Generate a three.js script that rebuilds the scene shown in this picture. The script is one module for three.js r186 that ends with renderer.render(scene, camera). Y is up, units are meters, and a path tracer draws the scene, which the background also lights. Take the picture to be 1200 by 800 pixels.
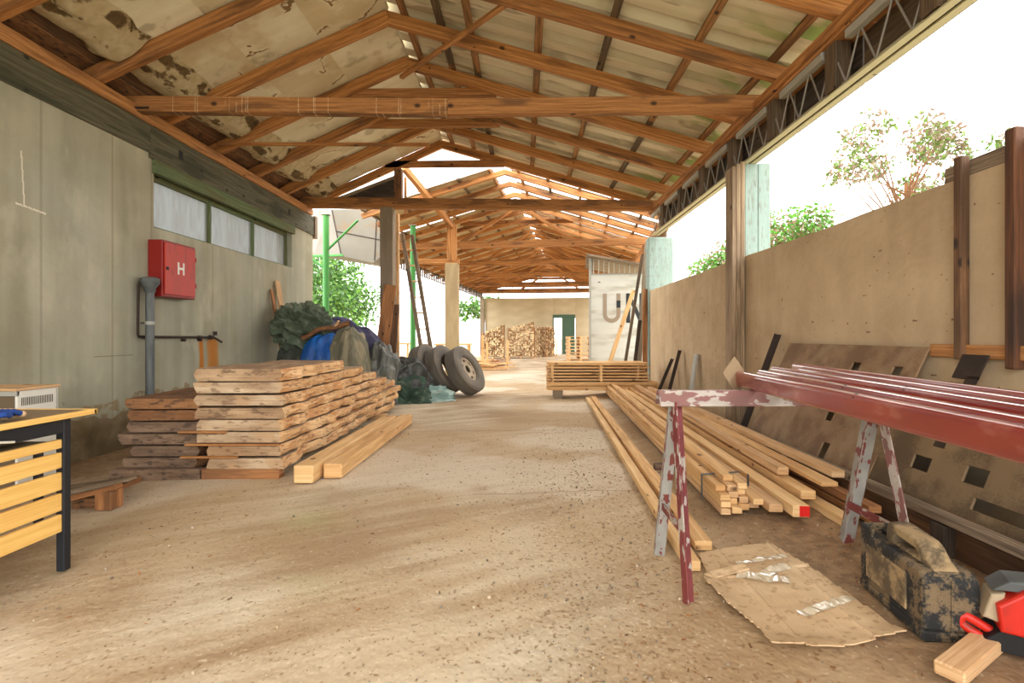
import * as THREE from 'three';
import { mergeGeometries } from 'three/addons/utils/BufferGeometryUtils.js';
import { ConvexGeometry } from 'three/addons/geometries/ConvexGeometry.js';

// ---------------------------------------------------------------- camera, sky, exposure
const scene = new THREE.Scene();
const camera = new THREE.PerspectiveCamera(67.38, 1.5, 0.05, 400);
camera.position.set(0, 1.25, 0);
camera.lookAt(0, 1.25, -10);
camera.setViewOffset(1200, 800, -14, 7, 1200, 800);
const renderer = new THREE.WebGLRenderer();
renderer.toneMapping = THREE.LinearToneMapping;
renderer.toneMappingExposure = 6.2;
renderer.shadowMap.enabled = true;
{
  // bright overcast sky, a little brighter towards the zenith
  const W = 64, H = 32, a = new Float32Array(W * H * 4);
  for (let j = 0; j < H; j++) for (let i = 0; i < W; i++) {
    const el = (j + 0.5) / H * Math.PI - Math.PI / 2, l = 0.92 + 0.16 * Math.max(0, Math.sin(el)), k = (j * W + i) * 4;
    a[k] = l * 1.0; a[k + 1] = l * 0.995; a[k + 2] = l * 0.985; a[k + 3] = 1;
  }
  const t = new THREE.DataTexture(a, W, H, THREE.RGBAFormat, THREE.FloatType);
  t.mapping = THREE.EquirectangularReflectionMapping; t.magFilter = t.minFilter = THREE.LinearFilter; t.needsUpdate = true;
  scene.background = t; scene.environment = t;
}

// ---------------------------------------------------------------- helpers
let seed = 20240;
const rnd = () => { seed = (seed * 1664525 + 1013904223) >>> 0; return seed / 4294967296; };
const rr = (a, b) => a + (b - a) * rnd();
const V = (x, y, z) => new THREE.Vector3(x, y, z);
const clamp = (x, a = 0, b = 1) => Math.min(b, Math.max(a, x));
const sst = (a, b, x) => { const t = clamp((x - a) / (b - a)); return t * t * (3 - 2 * t); };
const mix = (a, b, t) => a + (b - a) * t;
const mixc = (a, b, t) => [mix(a[0], b[0], t), mix(a[1], b[1], t), mix(a[2], b[2], t)];
const h2 = (x, y, s) => { let h = Math.imul(x, 374761393) ^ Math.imul(y, 668265263) ^ Math.imul(s, 2147483647 - 77777); h = Math.imul(h ^ (h >>> 13), 1274126177); return ((h ^ (h >>> 16)) >>> 0) / 4294967296; };
// value noise, repeating every (px, py) cells
function vn(x, y, px, py, s) {
  const xi = Math.floor(x), yi = Math.floor(y); let fx = x - xi, fy = y - yi;
  fx = fx * fx * (3 - 2 * fx); fy = fy * fy * (3 - 2 * fy);
  const x0 = ((xi % px) + px) % px, x1 = (x0 + 1) % px, y0 = ((yi % py) + py) % py, y1 = (y0 + 1) % py;
  const a = h2(x0, y0, s), b = h2(x1, y0, s), c = h2(x0, y1, s), d = h2(x1, y1, s);
  return a + (b - a) * fx + (c - a) * fy + (a - b - c + d) * fx * fy;
}
function fbm(u, v, px, py, s, oct = 4) {          // u, v in 0..1
  let t = 0, w = 0.5, n = 0;
  for (let o = 0; o < oct; o++) { t += w * vn(u * px, v * py, px, py, s + o * 17); n += w; px *= 2; py *= 2; w *= 0.5; }
  return t / n;
}
function n3(x, y, z, s = 1) { return (vn(x + z * 0.73, y - z * 0.41, 512, 512, s) + vn(y + x * 0.37 + 91, z + x * 0.61 + 37, 512, 512, s + 5) + vn(z + 13 - y * 0.29, x - 0.51 * y + 71, 512, 512, s + 9)) / 3; }
function texture(W, H, fn, srgb = true) {
  const a = new Uint8Array(W * H * 4);
  for (let j = 0; j < H; j++) for (let i = 0; i < W; i++) {
    const c = fn((i + 0.5) / W, (j + 0.5) / H), k = (j * W + i) * 4;
    if (typeof c === 'number') { a[k] = a[k + 1] = a[k + 2] = clamp(c) * 255; } else { a[k] = clamp(c[0], 0, 255); a[k + 1] = clamp(c[1], 0, 255); a[k + 2] = clamp(c[2], 0, 255); }
    a[k + 3] = 255;
  }
  const t = new THREE.DataTexture(a, W, H); t.wrapS = t.wrapT = THREE.RepeatWrapping; t.magFilter = THREE.LinearFilter; t.minFilter = THREE.LinearFilter;
  if (srgb) t.colorSpace = THREE.SRGBColorSpace; t.needsUpdate = true; return t;
}
const std = (o) => new THREE.MeshStandardMaterial(Object.assign({ roughness: 0.85, side: THREE.DoubleSide }, o));
const used = {};
const numbered = (n) => { const k = used[n] = (used[n] ?? -1) + 1; return k ? n + '_' + String(k).padStart(3, '0') : n; };
function tag(o, label, category, group, kind) { Object.assign(o.userData, { label, category }); if (group) o.userData.group = group; if (kind) o.userData.kind = kind; return o; }
function thing(name, label, category, pos = [0, 0, 0], turn = 0, group, kind) {
  const o = new THREE.Group(); o.name = numbered(name); o.position.set(...pos); o.rotation.y = turn; scene.add(o); return tag(o, label, category, group, kind);
}
function mesh(name, geo, mat, parent) {
  const m = new THREE.Mesh(geo, mat); m.name = parent ? name : numbered(name); m.castShadow = m.receiveShadow = true; (parent ?? scene).add(m); return m;
}
const only = (name, geo, mat, label, category, group, kind) => tag(mesh(name, geo, mat), label, category, group, kind);
// floor height: nearly flat, rising a little along the right wall and falling a little at the left one
const fl = (x) => 0.09 * sst(0.8, 2.3, x) - 0.04 * sst(-2.5, -4.4, x);

// a box with chamfered edges; x is the length; uv in tiles of TU x TV metres with a random start
const TU = 2.4, TV = 0.6;
function cbox(lx, ly, lz, c = 0.006, uvr = true) {
  c = Math.min(c, lx / 3, ly / 3, lz / 3);
  const hx = lx / 2, hy = ly / 2, hz = lz / 2, P = [], N = [], U = [], ou = uvr ? rnd() : 0, ov = uvr ? rnd() : 0;
  const tri = (a, b, d) => {
    const e1 = [b[0] - a[0], b[1] - a[1], b[2] - a[2]], e2 = [d[0] - a[0], d[1] - a[1], d[2] - a[2]];
    let n = [e1[1] * e2[2] - e1[2] * e2[1], e1[2] * e2[0] - e1[0] * e2[2], e1[0] * e2[1] - e1[1] * e2[0]];
    const m = [(a[0] + b[0] + d[0]) / 3, (a[1] + b[1] + d[1]) / 3, (a[2] + b[2] + d[2]) / 3];
    if (n[0] * m[0] + n[1] * m[1] + n[2] * m[2] < 0) { [b, d] = [d, b]; n = n.map((q) => -q); }
    const l = Math.hypot(...n) || 1; n = n.map((q) => q / l);
    const ax = Math.abs(n[0]), ay = Math.abs(n[1]), az = Math.abs(n[2]);
    for (const p of [a, b, d]) {
      P.push(...p); N.push(...n);
      if (ax > 0.8) U.push(p[2] / TU * 0.5 + ou, p[1] / TV + ov);
      else if (ay >= az) U.push(p[0] / TU + ou, p[2] / TV + ov);
      else U.push(p[0] / TU + ou, (p[1] + hz + hy) / TV + ov);
    }
  };
  const quad = (a, b, d, e) => { tri(a, b, d); tri(a, d, e); };
  for (const s of [-1, 1]) {
    quad([s * hx, -hy + c, -hz + c], [s * hx, hy - c, -hz + c], [s * hx, hy - c, hz - c], [s * hx, -hy + c, hz - c]);
    quad([-hx + c, s * hy, -hz + c], [hx - c, s * hy, -hz + c], [hx - c, s * hy, hz - c], [-hx + c, s * hy, hz - c]);
    quad([-hx + c, -hy + c, s * hz], [hx - c, -hy + c, s * hz], [hx - c, hy - c, s * hz], [-hx + c, hy - c, s * hz]);
    for (const t of [-1, 1]) {
      quad([-hx + c, s * hy, t * (hz - c)], [hx - c, s * hy, t * (hz - c)], [hx - c, s * (hy - c), t * hz], [-hx + c, s * (hy - c), t * hz]);
      quad([s * hx, -hy + c, t * (hz - c)], [s * hx, hy - c, t * (hz - c)], [s * (hx - c), hy - c, t * hz], [s * (hx - c), -hy + c, t * hz]);
      quad([s * hx, t * (hy - c), -hz + c], [s * hx, t * (hy - c), hz - c], [s * (hx - c), t * hy, hz - c], [s * (hx - c), t * hy, -hz + c]);
      for (const r of [-1, 1]) tri([s * hx, t * (hy - c), r * (hz - c)], [s * (hx - c), t * hy, r * (hz - c)], [s * (hx - c), t * (hy - c), r * hz]);
    }
  }
  const g = new THREE.BufferGeometry();
  g.setAttribute('position', new THREE.Float32BufferAttribute(P, 3)); g.setAttribute('normal', new THREE.Float32BufferAttribute(N, 3)); g.setAttribute('uv', new THREE.Float32BufferAttribute(U, 2));
  return g;
}
// matrix whose x runs from p0 to p1, y as near as can be to up
function frame(p0, p1, up = V(0, 1, 0)) {
  const x = p1.clone().sub(p0).normalize(), z = x.clone().cross(up).normalize(), y = z.clone().cross(x);
  return new THREE.Matrix4().makeBasis(x, y, z).setPosition(p0.clone().add(p1).multiplyScalar(0.5));
}
// a squared timber or bar from p0 to p1: w across, h along up
function bar(name, p0, p1, w, h, mat, parent, up, c = 0.006) {
  const m = mesh(name, cbox(p0.distanceTo(p1), h, w, c), mat, parent);
  frame(p0, p1, up).decompose(m.position, m.quaternion, m.scale); return m;
}
const barGeo = (p0, p1, w, h, up, c = 0.004) => cbox(p0.distanceTo(p1), h, w, c).applyMatrix4(frame(p0, p1, up));
const box = (name, x0, x1, y0, y1, z0, z1, mat, parent, c = 0.006) => {   // longest side becomes the grain direction
  const d = [Math.abs(x1 - x0), Math.abs(y1 - y0), Math.abs(z1 - z0)], cx = (x0 + x1) / 2, cy = (y0 + y1) / 2, cz = (z0 + z1) / 2, i = d.indexOf(Math.max(...d));
  const e = [V(1, 0, 0), V(0, 1, 0), V(0, 0, 1)][i].multiplyScalar(d[i] / 2), C = V(cx, cy, cz);
  if (i === 0) return bar(name, C.clone().sub(e), C.clone().add(e), d[2], d[1], mat, parent, V(0, 1, 0), c);
  if (i === 1) return bar(name, C.clone().sub(e), C.clone().add(e), d[2], d[0], mat, parent, V(-1, 0, 0), c);
  return bar(name, C.clone().sub(e), C.clone().add(e), d[0], d[1], mat, parent, V(0, 1, 0), c);
};
function tube(name, pts, r, mat, parent, seg = 8, closed = false) {
  const c = pts.length === 2 ? new THREE.LineCurve3(pts[0], pts[1]) : new THREE.CatmullRomCurve3(pts, closed, 'catmullrom', 0.3);
  return mesh(name, new THREE.TubeGeometry(c, pts.length === 2 ? 1 : pts.length * 6, r, seg, closed), mat, parent);
}
function rod(name, p0, p1, r, mat, parent, seg = 10, r1 = r) {
  const g = new THREE.CylinderGeometry(r1, r, p0.distanceTo(p1), seg); const m = mesh(name, g, mat, parent);
  m.position.copy(p0).add(p1).multiplyScalar(0.5); m.quaternion.setFromUnitVectors(V(0, 1, 0), p1.clone().sub(p0).normalize()); return m;
}

// ---------------------------------------------------------------- materials
function woodTex(light, dark, stain, { knots = 5, s = 1, stains = 0.5, ring = 9, W = 1024, H = 256, drips = 0 } = {}) {
  const K = []; for (let i = 0; i < knots; i++) K.push([h2(i, 3, s), h2(i, 7, s), 0.008 + 0.012 * h2(i, 9, s)]);
  const D = []; for (let i = 0; i < drips; i++) D.push([h2(i, 13, s), 0.002 + 0.004 * h2(i, 17, s), h2(i, 19, s)]);
  return texture(W, H, (u, v) => {
    const wv = fbm(u, v, 3, 2, s, 3), st = fbm(u, v, 6, 90, s + 3, 3), fi = vn(u * 60, v * 256, 60, 256, s + 5);
    const rg = 0.5 + 0.5 * Math.sin((v * ring + wv * 3.2) * 6.283);
    let t = clamp(0.5 + 0.3 * (rg - 0.5) + 1.5 * (st - 0.5) + 0.35 * (fi - 0.5));
    let c = mixc(dark, light, t);
    const sm = sst(0.5, 0.72, fbm(u, v, 4, 6, s + 8, 5)) * stains; c = mixc(c, stain, sm);
    for (const [a, b, r] of K) {
      let du = Math.abs(u - a); du = Math.min(du, 1 - du) * TU; let dv = Math.abs(v - b); dv = Math.min(dv, 1 - dv) * TV;
      const q = Math.hypot(du / 1.5, dv) / r; if (q < 1.8) c = mixc(c, [stain[0] * 0.55, stain[1] * 0.5, stain[2] * 0.45], sst(1.8, 0.5, q) * 0.85);
    }
    for (const [a, r, b] of D) if (Math.abs(u - a) < 0.5 * r * (0.2 + vn(v * 30, a * 99, 64, 128, s)) && vn(v * 3 + b * 9, b * 31, 64, 64, s) > 0.45) c = mixc(c, [225, 205, 170], 0.6);
    return c;
  });
}
const wood = (l, d, st, o = {}, m = {}) => { const t = woodTex(l, d, st, o); return std(Object.assign({ map: t, bumpMap: t, bumpScale: 0.002, roughness: 0.8 }, m)); };
const M = {};
M.rafter = wood([206, 146, 84], [150, 96, 48], [98, 62, 34], { s: 11, stains: 0.5, knots: 3 });
M.rafter2 = wood([192, 134, 76], [134, 86, 46], [84, 56, 36], { s: 12, stains: 0.6, knots: 3 });
M.tie = wood([194, 136, 78], [136, 88, 46], [88, 60, 38], { s: 13, stains: 0.6, knots: 3 });
M.tieMarked = wood([194, 136, 78], [136, 88, 46], [88, 60, 38], { s: 13, stains: 0.6, knots: 3, drips: 22 });
M.plate = wood([206, 150, 92], [156, 102, 56], [116, 76, 46], { s: 14, stains: 0.5 });
M.purlin = wood([186, 136, 86], [120, 84, 50], [84, 62, 42], { s: 15, stains: 0.6 });
M.purlinDark = wood([120, 98, 72], [74, 60, 46], [56, 48, 38], { s: 16 });
M.greyBeam = wood([112, 106, 82], [70, 68, 52], [48, 52, 36], { s: 19, stains: 0.7 });
M.grey = wood([168, 148, 124], [110, 94, 76], [84, 70, 56], { s: 20 });
M.postGrey = wood([180, 156, 126], [136, 114, 88], [102, 82, 62], { s: 36, stains: 0.5, knots: 3 });
M.pine = wood([244, 210, 158], [218, 174, 116], [192, 144, 90], { s: 21, stains: 0.25, ring: 5 });
M.pine2 = wood([236, 198, 142], [206, 158, 102], [178, 130, 80], { s: 22, stains: 0.35, ring: 6 });
M.pine3 = wood([228, 192, 146], [196, 152, 106], [160, 120, 82], { s: 23, stains: 0.4, ring: 4 });
const blotch = (s, a, b, c, d) => { const t = texture(1024, 512, (u, v) => { const n = fbm(u, v, 10, 8, s, 6), m = fbm(u, v, 14, 10, s + 2, 5), g = fbm(u, v, 8, 60, s + 4, 3), f = vn(u * 300, v * 120, 300, 120, s + 5); let q = mixc(a, b, clamp(0.5 + 1.6 * (n - 0.5) + 0.9 * (g - 0.5) + 0.2 * (f - 0.5))); q = mixc(q, c, sst(0.5, 0.72, m) * 0.7); return mixc(q, d, sst(0.56, 0.76, fbm(u, v, 40, 34, s + 7, 5)) * 0.7); }); return std({ map: t, bumpMap: t, bumpScale: 0.004, roughness: 0.9 }); };
M.slab = blotch(24, [206, 182, 150], [160, 132, 102], [184, 148, 110], [126, 100, 76]);
M.slab2 = blotch(125, [190, 160, 124], [140, 110, 82], [164, 128, 92], [104, 80, 60]);
M.slabEdge = blotch(226, [238, 204, 156], [208, 160, 108], [196, 136, 84], [140, 100, 72]);
M.slabDark = blotch(327, [140, 114, 92], [96, 76, 60], [110, 84, 62], [62, 50, 42]);
M.bark = blotch(428, [156, 110, 70], [100, 68, 44], [128, 84, 50], [58, 42, 32]);
M.redBrown = wood([190, 134, 84], [142, 94, 56], [98, 66, 42], { s: 29, stains: 0.5 });
M.postBrown = wood([142, 104, 70], [94, 66, 44], [62, 46, 34], { s: 30, stains: 0.5 });
M.postRed = wood([116, 74, 46], [76, 48, 32], [46, 34, 28], { s: 35, stains: 0.7 });
M.dark = wood([86, 72, 58], [50, 42, 36], [38, 34, 28], { s: 31 });
M.laminate = wood([250, 206, 122], [236, 186, 98], [226, 172, 88], { s: 32, stains: 0.2, knots: 0, ring: 12 }, { roughness: 0.5, bumpScale: 0.0004 });
M.deskTop = wood([158, 136, 104], [132, 110, 82], [112, 94, 72], { s: 33, stains: 0.4, knots: 0 }, { roughness: 0.6 });
M.greenWood = wood([112, 126, 84], [78, 92, 60], [96, 84, 52], { s: 34, stains: 0.5, knots: 2 });
M.farSheet = std({ color: '#c9b896', roughness: 0.9 });
M.blackMetal = std({ color: '#23262c', roughness: 0.5, metalness: 0.3 });
M.white = std({ color: '#e4e2d6', roughness: 0.55 });
M.black = std({ color: '#0f0f10', roughness: 0.7 });
M.red = std({ map: texture(256, 256, (u, v) => { const n = fbm(u, v, 8, 8, 51, 4), d = sst(0.66, 0.8, fbm(u, v, 20, 20, 52, 3)); return mixc([178 + 24 * (n - 0.5), 42, 22], [120, 30, 20], d * 0.6); }), roughness: 0.45 });
M.redDark = std({ color: '#8e1a14', roughness: 0.45 });
M.greenPaint = std({ color: '#3f8a3c', roughness: 0.5 });
M.teal = std({ map: texture(256, 1024, (u, v) => { const n = fbm(u, v, 4, 16, 61, 5), p = sst(0.64, 0.7, fbm(u, v, 24, 90, 62, 3)); return mixc(mixc([150, 168, 160], [130, 152, 144], n), [118, 116, 104], p * 0.8); }), roughness: 0.8 });
M.galv = std({ map: texture(256, 256, (u, v) => { const n = fbm(u, v, 10, 10, 63, 4); return mixc([118, 122, 120], [82, 86, 86], n); }), roughness: 0.6, metalness: 0.4 });
M.iron = std({ map: texture(256, 256, (u, v) => { const n = fbm(u, v, 12, 12, 64, 4); return mixc([74, 58, 48], [40, 32, 28], n); }), roughness: 0.8, metalness: 0.2 });
M.rod = std({ color: '#9a948a', roughness: 0.6, metalness: 0.3 });
M.steelGrey = std({ color: '#a9a79c', roughness: 0.6 });
const primer = texture(512, 128, (u, v) => { const n = fbm(u, v, 10, 4, 65, 4), d = sst(0.6, 0.75, fbm(u, v, 16, 8, 66, 4)); return mixc(mixc([150, 56, 46], [122, 40, 36], n), [168, 112, 98], d * 0.5); });
M.primer = new THREE.MeshPhysicalMaterial({ map: primer, roughness: 0.3, clearcoat: 1, clearcoatRoughness: 0.14, side: THREE.DoubleSide });
const plateT = (s, a, b, c) => texture(512, 512, (u, v) => { const n = fbm(u, v, 6, 6, s, 5), m = fbm(u, v, 3, 3, s + 2, 5), f = vn(u * 200, v * 200, 200, 200, s + 4); return mixc(mixc(a, b, sst(0.3, 0.7, n + 0.25 * (f - 0.5))), c, sst(0.52, 0.7, m) * 0.7); });
M.plateA = std({ map: plateT(70, [150, 122, 92], [122, 94, 68], [160, 138, 108]), roughness: 0.75, metalness: 0.1 });
M.plateB = std({ map: plateT(74, [134, 112, 82], [98, 80, 58], [152, 128, 94]), roughness: 0.85 });
M.paintChip = std({ map: texture(512, 256, (u, v) => { const n = fbm(u, v, 40, 24, 78, 5); return n > 0.52 ? mixc([186, 176, 166], [156, 146, 136], fbm(u, v, 30, 30, 79, 2)) : mixc([136, 84, 80], [118, 92, 84], fbm(u, v, 30, 12, 80, 2)); }), roughness: 0.65 });
M.maroon = std({ map: texture(512, 256, (u, v) => { const n = fbm(u, v, 40, 24, 81, 5); return n > 0.6 ? [176, 168, 158] : mixc([104, 40, 44], [140, 66, 64], fbm(u, v, 26, 10, 82, 3)); }), roughness: 0.6 });
M.greyChip = std({ map: texture(512, 256, (u, v) => { const n = fbm(u, v, 40, 24, 83, 5); return n > 0.62 ? [120, 60, 54] : mixc([176, 176, 170], [138, 136, 130], fbm(u, v, 26, 10, 84, 3)); }), roughness: 0.6 });
M.concrete = std({ map: texture(512, 512, (u, v) => { const n = fbm(u, v, 5, 5, 85, 6), f = vn(u * 180, v * 180, 180, 180, 86); return mixc([190, 168, 128], [152, 132, 98], clamp(n + 0.2 * (f - 0.5))); }), roughness: 0.9 });
M.concreteGrey = std({ map: texture(512, 512, (u, v) => { const n = fbm(u, v, 5, 5, 87, 6), f = vn(u * 180, v * 180, 180, 180, 88); return mixc([156, 140, 118], [116, 102, 84], clamp(n + 0.2 * (f - 0.5))); }), roughness: 0.9 });
M.rubber = std({ map: texture(256, 256, (u, v) => { const n = fbm(u, v, 8, 8, 90, 5); return mixc([126, 116, 102], [84, 78, 70], n); }), roughness: 0.85 });
M.rim = std({ map: texture(256, 256, (u, v) => { const n = fbm(u, v, 8, 8, 91, 5); return mixc([190, 172, 146], [140, 122, 100], n); }), roughness: 0.7 });

// ---------------------------------------------------------------- ground and floor
{
  const g = new THREE.PlaneGeometry(240, 240); g.rotateX(-Math.PI / 2);
  const t = texture(512, 512, (u, v) => { const n = fbm(u, v, 16, 16, 101, 5); return mixc([176, 168, 146], [140, 140, 112], n); }); t.repeat.set(24, 24);
  const m = only('ground', g, std({ map: t, roughness: 1 }), 'pale gravel yard around the open shed', 'ground', null, 'structure'); m.position.set(0, -0.12, -60);
}
const floorG = thing('floor', 'worn beige concrete floor of the shed with scrapes and dirt', 'floor', [0, 0, 0], 0, null, 'structure');
{
  const X0 = -4.9, X1 = 4.1, D0 = -3, D1 = 9.6;
  const crackY = (x) => 0.02 * Math.sin(x * 2.1) + 0.03 * (vn(x * 5, 3, 512, 512, 5) - 0.5);
  const col = (x, d) => {
    const u = (x + 8) / 32, v = (d + 4) / 32;
    const n = fbm(u, v, 32, 32, 110, 6), big = fbm(u, v, 10, 10, 111, 4), f = vn(x * 150, d * 150, 4096, 4096, 112), g2 = vn(x * 105, d * 105, 8192, 8192, 113);
    // scrapes run slightly across the axis
    const a = x * 0.86 + d * 0.5, b = -x * 0.5 + d * 0.86, sc = vn(a * 0.9, b * 9, 512, 512, 114) * 0.6 + vn(a * 2, b * 26, 512, 512, 115) * 0.4;
    let c = mixc([160, 134, 102], [212, 198, 172], clamp(0.5 + 2.0 * (n - 0.5) + 0.9 * (sc - 0.5) + 0.3 * (f - 0.5)));
    c = mixc(c, [184, 154, 114], sst(0.46, 0.64, big) * 0.55);
    c = mixc(c, [226, 216, 198], sst(0.56, 0.7, fbm(u, v, 22, 22, 116, 5)) * 0.55);
    // earth and sawdust along the right hand side and the left wall
    const earth = clamp(sst(0.9, 2.0, x + 0.9 * (fbm(u, v, 40, 40, 117, 4) - 0.5)) * sst(5.2, 3.6, d + 1.6 * (n - 0.5))) + sst(-2.7, -3.6, x + 1.2 * (n - 0.5)) * 0.7;
    c = mixc(c, mixc([112, 84, 58], [150, 118, 84], clamp(0.5 + 1.4 * (vn(x * 26, d * 26, 4096, 4096, 118) - 0.5) + 0.6 * (f - 0.5))), clamp(earth) * 0.8);
    // small dark crumbs, denser on a strip down the middle
    const strip = 0.03 + 0.07 * sst(0.75, 0.2, Math.abs(x - 0.1 - 0.1 * d)) ;
    const cr = vn(x * 62, d * 62, 4096, 4096, 119) * 0.5 + g2 * 0.5; if (cr > 0.82 - strip) c = mixc(c, [122, 92, 60], 0.6); else if (cr < 0.14 + strip) c = mixc(c, [228, 216, 192], 0.45);
    // green bloom
    const gr = sst(0.5, 0.0, Math.hypot((x + 1.25) * 1.4 + (d - 3.1) * 0.6, (d - 3.1) * 0.55)) * sst(0.3, 0.7, n + 0.3 * (f - 0.5)); c = mixc(c, [168, 176, 112], gr * 0.75);
    // joints and cracks
    for (const [dd, xa, xb] of [[6.75, -2.2, 1.6], [9.0, -1.5, 1.6], [4.1, -0.4, 0.9]]) if (x > xa && x < xb) { const q = Math.abs(d - dd - crackY(x) - 0.04 * x); if (q < 0.012) c = mixc(c, [122, 98, 72], 0.75 * (1 - q / 0.012)); }
    return c;
  };
  const grid = (xa, xb, da, db, nx, nd, amp) => {
    const g = new THREE.PlaneGeometry(1, 1, nx, nd), p = g.attributes.position, uv = g.attributes.uv;
    for (let i = 0; i < p.count; i++) {
      const x = mix(xa, xb, p.getX(i) + 0.5), d = mix(da, db, 0.5 - p.getY(i)), u = (x + 8) / 32, v = (d + 4) / 32;
      const rough = amp * ((fbm(u, v, 40, 40, 120, 4) - 0.5) + sst(1.0, 2.2, x) * 1.5 * (fbm(u, v, 160, 160, 121, 2) - 0.5));
      p.setXYZ(i, x, fl(x) + rough - 0.004, -d); uv.setXY(i, (x - xa) / (xb - xa), (d - da) / (db - da));
    }
    // PlaneGeometry looks along +z; here rows run away from the camera, so turn the faces up
    const ix = g.index.array; for (let i = 0; i < ix.length; i += 3) { const t = ix[i]; ix[i] = ix[i + 1]; ix[i + 1] = t; }
    g.computeVertexNormals(); if (g.attributes.normal.getY(0) < 0) { for (let i = 0; i < ix.length; i += 3) { const t = ix[i]; ix[i] = ix[i + 1]; ix[i + 1] = t; } g.computeVertexNormals(); }
    return g;
  };
  const map1 = texture(2048, 2048, (u, v) => col(mix(X0, X1, u), mix(D0, D1, v)));
  const bump1 = texture(2048, 2048, (u, v) => { const x = mix(X0, X1, u), d = mix(D0, D1, v); return 0.35 * vn(x * 70, d * 70, 4096, 4096, 122) + 0.4 * vn(x * 25, d * 25, 4096, 4096, 123) + 0.25 * vn(x * 9, d * 9, 4096, 4096, 124); }, false);
  mesh('floor_slab', grid(X0, X1, D0, D1, 180, 240, 0.035), std({ map: map1, bumpMap: bump1, bumpScale: 0.008, roughness: 0.92 }), floorG);
  const map2 = texture(1024, 2048, (u, v) => col(mix(-8, 8, u), mix(D1, 40, v)));
  mesh('floor_slab', grid(-8, 8, D1, 40, 60, 120, 0.02), std({ map: map2, roughness: 0.92 }), floorG);
}

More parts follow.
